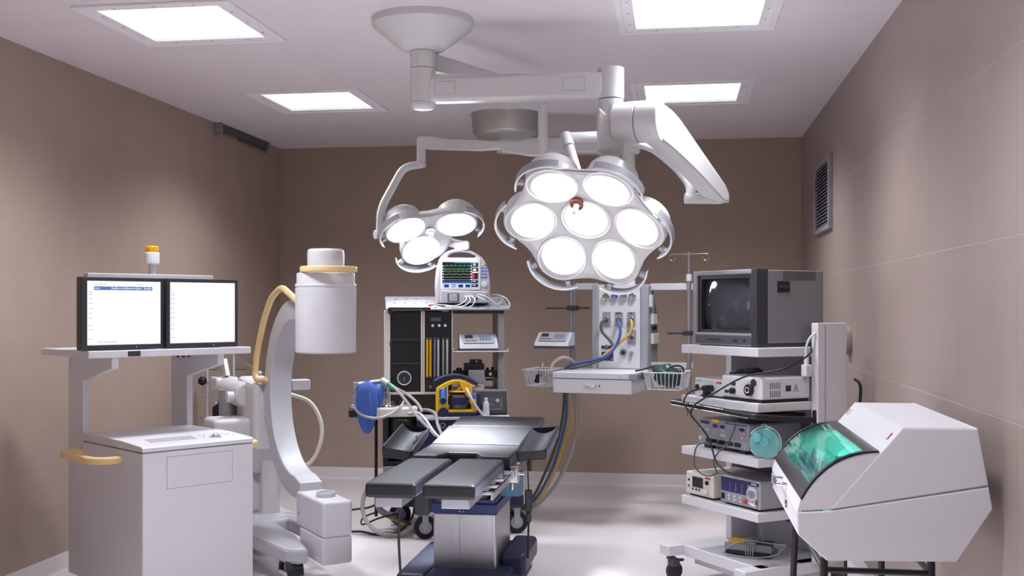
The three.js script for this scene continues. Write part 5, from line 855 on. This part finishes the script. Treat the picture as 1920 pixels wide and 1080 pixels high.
{ // electrosurgery unit
  const t = thing('electrosurgery_unit', 'grey electrosurgery unit with five sockets on the third shelf', 'device box', ...ew(-0.035, 0.746, -0.06), EA);
  part(t, 'case', bx(-0.208, 0.205, 0.018, 0.158, -0.36, 0, 0.012), M.silverGrey); [bx(-0.17, -0.12, 0, 0.02, -0.05, -0.01, 0.003), bx(0.12, 0.17, 0, 0.02, -0.05, -0.01, 0.003), bx(-0.17, 0.17, 0, 0.02, -0.34, -0.3, 0.003)].forEach(g => part(t, 'foot', g, M.charcoal));
  part(t, 'front_plate', bx(-0.2, 0.196, 0.068, 0.152, -0.001, 0.002, 0.001), M.grey); part(t, 'lower_plate', bx(-0.2, 0.196, 0.024, 0.066, -0.001, 0.002, 0.001), M.silverGrey);
  part(t, 'display', bx(-0.185, -0.11, 0.13, 0.146, 0.001, 0.004, 0.001), M.plum); part(t, 'display', bx(0.02, 0.196, 0.145, 0.151, 0.001, 0.004, 0.001), M.plum);
  const led = std(0x20246a, 0.3);
  for (const x of [-0.06, 0.0, 0.16]) { part(t, 'display', bx(x - 0.019, x + 0.019, 0.118, 0.134, 0.001, 0.004, 0.001), led); for (const q of [-0.009, 0.011]) part(t, 'button', bx(x + q - 0.004, x + q + 0.004, 0.102, 0.11, 0.001, 0.004, 0.001), M.white); }
  for (const [x, y] of [[-0.185, 0.1], [-0.185, 0.112], [-0.13, 0.1], [-0.115, 0.1], [-0.075, 0.088], [-0.075, 0.098], [-0.01, 0.086], [0.005, 0.086], [0.02, 0.086], [-0.01, 0.078], [0.005, 0.078], [0.02, 0.078], [0.16, 0.088], [0.16, 0.078]]) part(t, 'button', bx(x - 0.005, x + 0.005, y - 0.004, y + 0.004, 0.001, 0.004, 0.001), M.whiteSoft);
  part(t, 'yellow_tag', bx(-0.085, -0.03, 0.146, 0.158, -0.002, 0.003, 0.001), M.yellow);
  part(t, 'power_button', T(cylz(0.011, 0.006, 0.002, 20), -0.185, 0.05, 0.001), M.white);
  for (const x of [-0.11, -0.06, 0.0, 0.06, 0.125]) part(t, 'socket', extr(roundRect(x - 0.026, x + 0.026, 0.034, 0.056, 0.01), 0.01, 0.002), M.charcoal, 0, 0, 0.002);
  for (const x of [-0.06, 0.0]) part(t, 'plug', T(cylz(0.012, 0.03, 0.003, 16), x, 0.045, 0.004), M.black);
}
{ // suction canister lid, teal
  const t = thing('suction_canister', 'translucent teal suction canister with round ported lid on the third shelf', 'canister', ...ew(0.262, 0.746, -0.1), EA + 42 * R);
  const m = new THREE.MeshPhysicalMaterial({ color: 0x7cc4c4, roughness: 0.3, transmission: 0.35, thickness: 0, ior: 1.4 });
  part(t, 'canister', T(cylz(0.066, 0.06, 0.01, 36), 0, 0.079, -0.01), M.hoseClear);
  const lid = part(t, 'lid', T(cylz(0.075, 0.022, 0.006, 40), 0, 0.079, 0.05), m);
  part(lid, 'port', [T(cylz(0.022, 0.016, 0.004, 24), -0.036, 0.105, 0.07), T(cylz(0.024, 0.01, 0.004, 24), 0.0, 0.085, 0.07), T(cylz(0.006, 0.018, 0.001, 14), -0.01, 0.082, 0.07), T(cylz(0.005, 0.01, 0.001, 14), 0.04, 0.108, 0.07)], M.teal);
  part(t, 'carry_ring', (() => { const p = []; for (let i = 0; i <= 30; i++) { const a = (-150 + i * 10) * R; p.push(V(Math.cos(a) * 0.079, 0.0815 + Math.sin(a) * 0.079, 0.06)); } return sweepRound(p, 0.0035, 8); })(), M.whiteGrey);
  part(t, 'hang_loop', tube([[-0.02, 0.152, 0.06], [-0.015, 0.168, 0.06], [0.005, 0.17, 0.06], [0.012, 0.155, 0.06]], 0.004, 16, 8), m);
}
{ // lower boxes
  const t = thing('insufflator', 'cream box with dark display on the lowest shelf', 'device box', ...ew(-0.195, 0.479, -0.03), EA);
  part(t, 'case', bx(-0.118, 0.118, 0.01, 0.13, -0.34, 0, 0.008), M.cream); [bx(-0.1, 0.1, 0, 0.012, -0.04, -0.015, 0.002), bx(-0.1, 0.1, 0, 0.012, -0.32, -0.29, 0.002)].forEach(g => part(t, 'foot', g, M.rubber));
  part(t, 'display', bx(-0.058, 0.032, 0.052, 0.108, -0.001, 0.003, 0.001), M.charcoal);
  part(t, 'knob', T(cylz(0.011, 0.012, 0.002, 18), 0.072, 0.088, 0), M.black); part(t, 'label', bx(0.05, 0.095, 0.108, 0.116, 0, 0.0012, 0), M.red);
  for (const x of [-0.055, -0.025, 0.0, 0.03]) part(t, 'button', bx(x - 0.005, x + 0.005, 0.034, 0.046, 0, 0.004, 0.001), M.charcoal);
  part(t, 'button', T(cylz(0.007, 0.004, 0.001, 16), -0.09, 0.085, 0), M.charcoal); part(t, 'green_button', T(cylz(0.008, 0.004, 0.001, 16), -0.09, 0.053, 0), M.green);
  part(t, 'gas_port', [T(cylz(0.011, 0.02, 0.003, 18), 0.075, 0.04, 0), bx(0.04, 0.07, 0.035, 0.05, 0.0, 0.02, 0.004)], M.white);
}
{
  const t = thing('irrigation_pump', 'silver box with purple front and white roller on the lowest shelf', 'device box', ...ew(0.14, 0.479, -0.03), EA);
  part(t, 'case', bx(-0.158, 0.155, 0.01, 0.15, -0.34, 0, 0.008), M.silverGrey); [bx(-0.13, 0.13, 0, 0.012, -0.04, -0.015, 0.002), bx(-0.13, 0.13, 0, 0.012, -0.32, -0.29, 0.002)].forEach(g => part(t, 'foot', g, M.rubber));
  part(t, 'purple_panel', [bx(-0.148, 0.06, 0.07, 0.142, -0.001, 0.002, 0.001), bx(0.06, 0.148, 0.125, 0.142, -0.001, 0.002, 0.001)], M.plum);
  for (const x of [-0.075, -0.03, 0.02]) for (let k = 0; k < 5; k++) part(t, 'indicator', bx(x - 0.003, x + 0.003, 0.08 + k * 0.009, 0.084 + k * 0.009, 0.0015, 0.003, 0), M.silverGrey);
  part(t, 'name_plate', bx(0.09, 0.13, 0.13, 0.137, 0.0015, 0.003, 0), M.whiteGrey);
  part(t, 'pump_head', [T(cylz(0.036, 0.02, 0.004, 30), 0.108, 0.085, 0.0), bx(0.09, 0.145, 0.062, 0.108, 0, 0.02, 0.004)], M.whiteGrey);
  part(t, 'pump_roller', T(ring(0.015, 0.011, 0.006, 22), 0.1, 0.088, 0.019, Math.PI / 2, 0, 0), M.grey);
  part(t, 'switch', bx(-0.145, -0.12, 0.028, 0.058, -0.001, 0.004, 0.001), M.black);
  for (const x of [-0.085, -0.04, 0.005]) for (const y of [0.032, 0.052]) part(t, 'button', T(cylz(0.0075, 0.003, 0.001, 14), x, y, 0), M.whiteSoft);
  part(t, 'red_button', T(cylz(0.012, 0.01, 0.003, 18), 0.045, 0.038, 0), M.red);
  part(t, 'roller_clamp', [bar([0.08, 0.04, 0.004], [0.135, 0.028, 0.012], 0.009, 12), bar([0.09, 0.025, 0.006], [0.13, 0.05, 0.01], 0.006, 10)], M.white);
}
{ // foot pedal
  const t = thing('foot_pedal', 'grey foot pedal with yellow and blue treads wrapped in its cable', 'foot pedal', ...ew(0.02, 0.2, -0.2), EA + 34 * R);
  part(t, 'pedal_body', [bx(-0.12, 0.13, 0.003, 0.03, -0.07, 0.07, 0.008), T(extr([[-0.07, 0.03], [0.06, 0.03], [-0.05, 0.065], [-0.07, 0.065]], 0.25, 0.005), 0.005, 0, 0, 0, Math.PI / 2, 0)], M.grey);
  part(t, 'yellow_tread', T(box(0.09, 0.014, 0.075, 0.004), -0.065, 0.06, 0.03, 0.4), M.yellow);
  part(t, 'blue_tread', T(box(0.085, 0.014, 0.075, 0.004), 0.085, 0.06, 0.03, 0.4), M.navy);
  part(t, 'black_front', bx(-0.11, 0.125, 0.008, 0.03, 0.06, 0.078, 0.004), M.black);
  const cab = []; for (let k = 0; k < 4; k++) cab.push(tube([[0.0 + k * 0.012, 0.01, 0.085], [0.0 + k * 0.013, 0.06, 0.085], [0.005 + k * 0.012, 0.085, 0.03], [0.0 + k * 0.012, 0.08, -0.05], [0.0 + k * 0.01, 0.03, -0.085]], 0.0036, 30, 7));
  cab.push(tube([[-0.12, 0.012, 0.09], [-0.09, 0.05, 0.09], [0.0, 0.085, 0.07], [0.12, 0.08, 0.06], [0.2, 0.075, 0.04]], 0.0036, 30, 7), tube([[0.2, 0.075, 0.04], [0.16, 0.03, 0.08], [0.05, 0.008, 0.1], [-0.06, 0.008, 0.1], [-0.12, 0.012, 0.09]], 0.0036, 30, 7));
  part(t, 'wrapped_cable', cab, M.silverGrey);
}
single('wall_cable', 'black cable hanging behind the trolley column along the right wall', 'cable', tube([[0.93, 1.12, -5.95], [0.95, 1.1, -5.93], [0.945, 1.0, -5.9], [0.9, 0.85, -5.8], [0.86, 0.6, -5.75], [0.85, 0.3, -5.75], [0.86, 0.02, -5.78]], 0.008, 50, 8), M.black);

// ================= STERILE STORAGE CASE =================
{
  const z0 = -3.6, L = 0.94, t = thing('sterile_storage_case', 'white angular sterile storage case with curved green glass lid on black stand', 'storage case', 0, 0, z0 - L / 2);
  const h2 = L / 2;
  const plate = (p, q, th = 0.014, len = L - 0.006) => { const dx = q[0] - p[0], dy = q[1] - p[1], l = Math.hypot(dx, dy), a = Math.atan2(dy, dx); const g = box(l + 0.004, Math.abs(th), len, 0.002); T(g, l / 2, -th / 2, 0); g.rotateZ(a); g.translate(p[0], p[1], 0); return g; };
  const A = [0.708, 1.119], B = [0.934, 1.119], C = [0.967, 0.942], D = [0.978, 0.869], E = [0.872, 0.7], F = [0.475, 0.691], G = [0.387, 0.77], N = [0.384, 0.842];
  const S0 = [0.486, 0.852];
  const sidesOf = (pts, th = 0.016) => [T(extr(pts, th, 0.004), 0, 0, h2 - th / 2), T(extr(pts, th, 0.004), 0, 0, -h2 + th / 2)];
  part(t, 'lower_body', [...sidesOf([N, [0.483, 0.8495], [0.966, 0.937], D, E, F, G]), plate(D, [0.966, 0.937], -0.014), plate(E, D, -0.014), plate(F, E, -0.014), plate(G, F, -0.014), plate(N, G, -0.014), bx(0.47, 0.96, 0.84, 0.846, -h2 + 0.02, h2 - 0.02, 0)], M.white);
  part(t, 'hood', [...sidesOf([[0.489, 0.8555], A, B, [0.9655, 0.943]]), plate(A, B), plate(B, [0.9655, 0.943]), plate([0.628, 1.024], A)], M.white);
  part(t, 'seam', [T(extr([[0.49, 0.846], [0.96, 0.93], [0.96, 0.95], [0.49, 0.86]], 0.01, 0), 0, 0, h2 - 0.008)], M.silverGrey);
  // curved lid
  const arc = []; { const p0 = [0.397, 0.884], p2 = [0.636, 1.041], c = [0.475, 1.035]; for (let i = 0; i <= 24; i++) { const u = i / 24; arc.push([(1 - u) ** 2 * p0[0] + 2 * u * (1 - u) * c[0] + u * u * p2[0], (1 - u) ** 2 * p0[1] + 2 * u * (1 - u) * c[1] + u * u * p2[1]]); } }
  const lidSide = [[0.386, 0.8455], ...arc, [0.65, 1.03], [0.503, 0.857], [0.483, 0.8535]];
  const lid = part(t, 'lid', [T(extr(lidSide, 0.012, 0.003), 0, 0, h2 - 0.0085), T(extr(lidSide, 0.012, 0.003), 0, 0, -h2 + 0.0085), plate([0.384, 0.847], [0.395, 0.886], 0.012)], M.white);
  const sheet = (za, zb, i0, i1, lift, th) => { const pts = []; const nrm = i => { const a = arc[Math.max(i - 1, 0)], b = arc[Math.min(i + 1, 24)], dx = b[0] - a[0], dy = b[1] - a[1], l = Math.hypot(dx, dy); return [-dy / l, dx / l]; }; for (let i = i0; i <= i1; i++) { const n = nrm(i); pts.push([arc[i][0] + n[0] * lift, arc[i][1] + n[1] * lift]); } for (let i = i1; i >= i0; i--) { const n = nrm(i); pts.push([arc[i][0] + n[0] * (lift - th), arc[i][1] + n[1] * (lift - th)]); } return T(extr(pts, zb - za, 0), 0, 0, (za + zb) / 2); };
  const glass = new THREE.MeshPhysicalMaterial({ color: 0x93e6d8, roughness: 0.04, transmission: 1, thickness: 0, ior: 1.5 });
  part(lid, 'glass', sheet(-h2 + 0.03, h2 - 0.03, 4, 21, 0.002, 0.004), glass);
  part(lid, 'black_border', [sheet(-h2 + 0.001, -h2 + 0.032, 0, 24, 0.004, 0.006), sheet(h2 - 0.032, h2 - 0.001, 0, 24, 0.004, 0.006), sheet(-h2 + 0.03, h2 - 0.03, 0, 4, 0.004, 0.006), sheet(-h2 + 0.03, h2 - 0.03, 21, 24, 0.004, 0.006)], std(0x201f22, 0.15));
  part(lid, 'lid_handle', pipe([[0.388, 0.868, -0.07], [0.362, 0.87, -0.07], [0.355, 0.868, -0.04], [0.355, 0.868, 0.04], [0.362, 0.87, 0.07], [0.388, 0.868, 0.07]], 0.0065, 0.02, 10), M.chrome);
  part(t, 'lock', [T(cylx(0.008, 0.006, 0.001, 14), 0.378, 0.815, 0.12), T(cylx(0.006, 0.005, 0.001, 12), 0.379, 0.8, 0.12)], M.greyDark);
  part(t, 'rating_plate', [bx(0.3775, 0.3815, 0.8, 0.835, -0.42, -0.36, 0.0005)], M.silverGrey);
  // stickers on the hood's slope
  const sl = Math.atan2(A[1] - 0.852, A[0] - 0.486);
  for (const z of [-0.42, 0.4]) { const st = part(t, 'sticker', T(box(0.03, 0.0012, 0.03, 0), 0.678, 1.0855, z - Math.sign(z) * 0.012, 0, 0, sl), M.white); part(st, 'red_mark', T(box(0.026, 0.0016, 0.012, 0), 0.678, 1.0858, z + Math.sign(z) * 0.014, 0, 0, sl), M.red); }
  // inside: shelf, instrument rack and lamp
  part(t, 'inner_shelf', [T(extr([[0.5, 0.858], [0.9, 0.858], [0.9, 0.864], [0.5, 0.864]], L - 0.06, 0), 0, 0, 0), T(extr([[0.62, 0.95], [0.9, 1.02], [0.9, 1.03], [0.62, 0.96]], 0.3, 0), 0, 0, 0.28)], M.whiteSoft);
  part(t, 'inner_tray', [bx(0.42, 0.6, 0.864, 0.885, -0.38, 0.2, 0.004)], M.aluminium);
  part(t, 'inner_basin', T(lathe([[0.09, 0], [0.1, 0.004], [0.1, 0.1], [0.09, 0.104]], 36), 0.72, 0.9, -0.12, 0, 0, 0.5), M.white);
  part(t, 'inner_lamp_tube', bar([0.75, 1.06, -h2 + 0.05], [0.75, 1.06, h2 - 0.05], 0.013, 16), new THREE.MeshStandardMaterial({ color: 0xffffff, emissive: 0xd8fdf8, emissiveIntensity: 5 }));
  { const l = new THREE.RectAreaLight(0xd8fdf8, 42, L - 0.12, 0.05); l.position.set(0.735, 1.04, z0 - L / 2); l.lookAt(0.6, 0.88, z0 - L / 2); scene.add(l); }
  part(t, 'instrument_rack', Array.from({ length: 16 }, (_, i) => bar([0.47 + (i % 2) * 0.03, 0.885, -0.3 + i * 0.028], [0.475 + (i % 2) * 0.03 + rnd() * 0.015, 0.94 + rnd() * 0.025, -0.3 + i * 0.028 + (rnd() - 0.5) * 0.02], 0.003, 6)), std(0x7f86b8, 0.3, 0.6));
  // black tubular stand
  part(t, 'stand', [bar([0.47, 0, h2 - 0.03], [0.47, 0.695, h2 - 0.03], 0.013, 8), bar([0.8, 0, h2 - 0.03], [0.8, 0.695, h2 - 0.03], 0.013, 8), bar([0.44, 0, -h2 + 0.06], [0.475, 0.695, -h2 + 0.06], 0.013, 8), bar([0.8, 0, -h2 + 0.06], [0.8, 0.695, -h2 + 0.06], 0.013, 8),
    bar([0.47, 0.655, h2 - 0.03], [0.8, 0.655, h2 - 0.03], 0.01, 8), bar([0.8, 0.655, h2 - 0.03], [0.8, 0.655, -h2 + 0.06], 0.01, 8), bar([0.47, 0.655, h2 - 0.03], [0.47, 0.655, -h2 + 0.06], 0.01, 8), bar([0.47, 0.655, -h2 + 0.06], [0.8, 0.655, -h2 + 0.06], 0.01, 8), bar([0.47, 0.15, h2 - 0.03], [0.8, 0.15, h2 - 0.03], 0.01, 8)], M.black);
}

renderer.render(scene, camera);
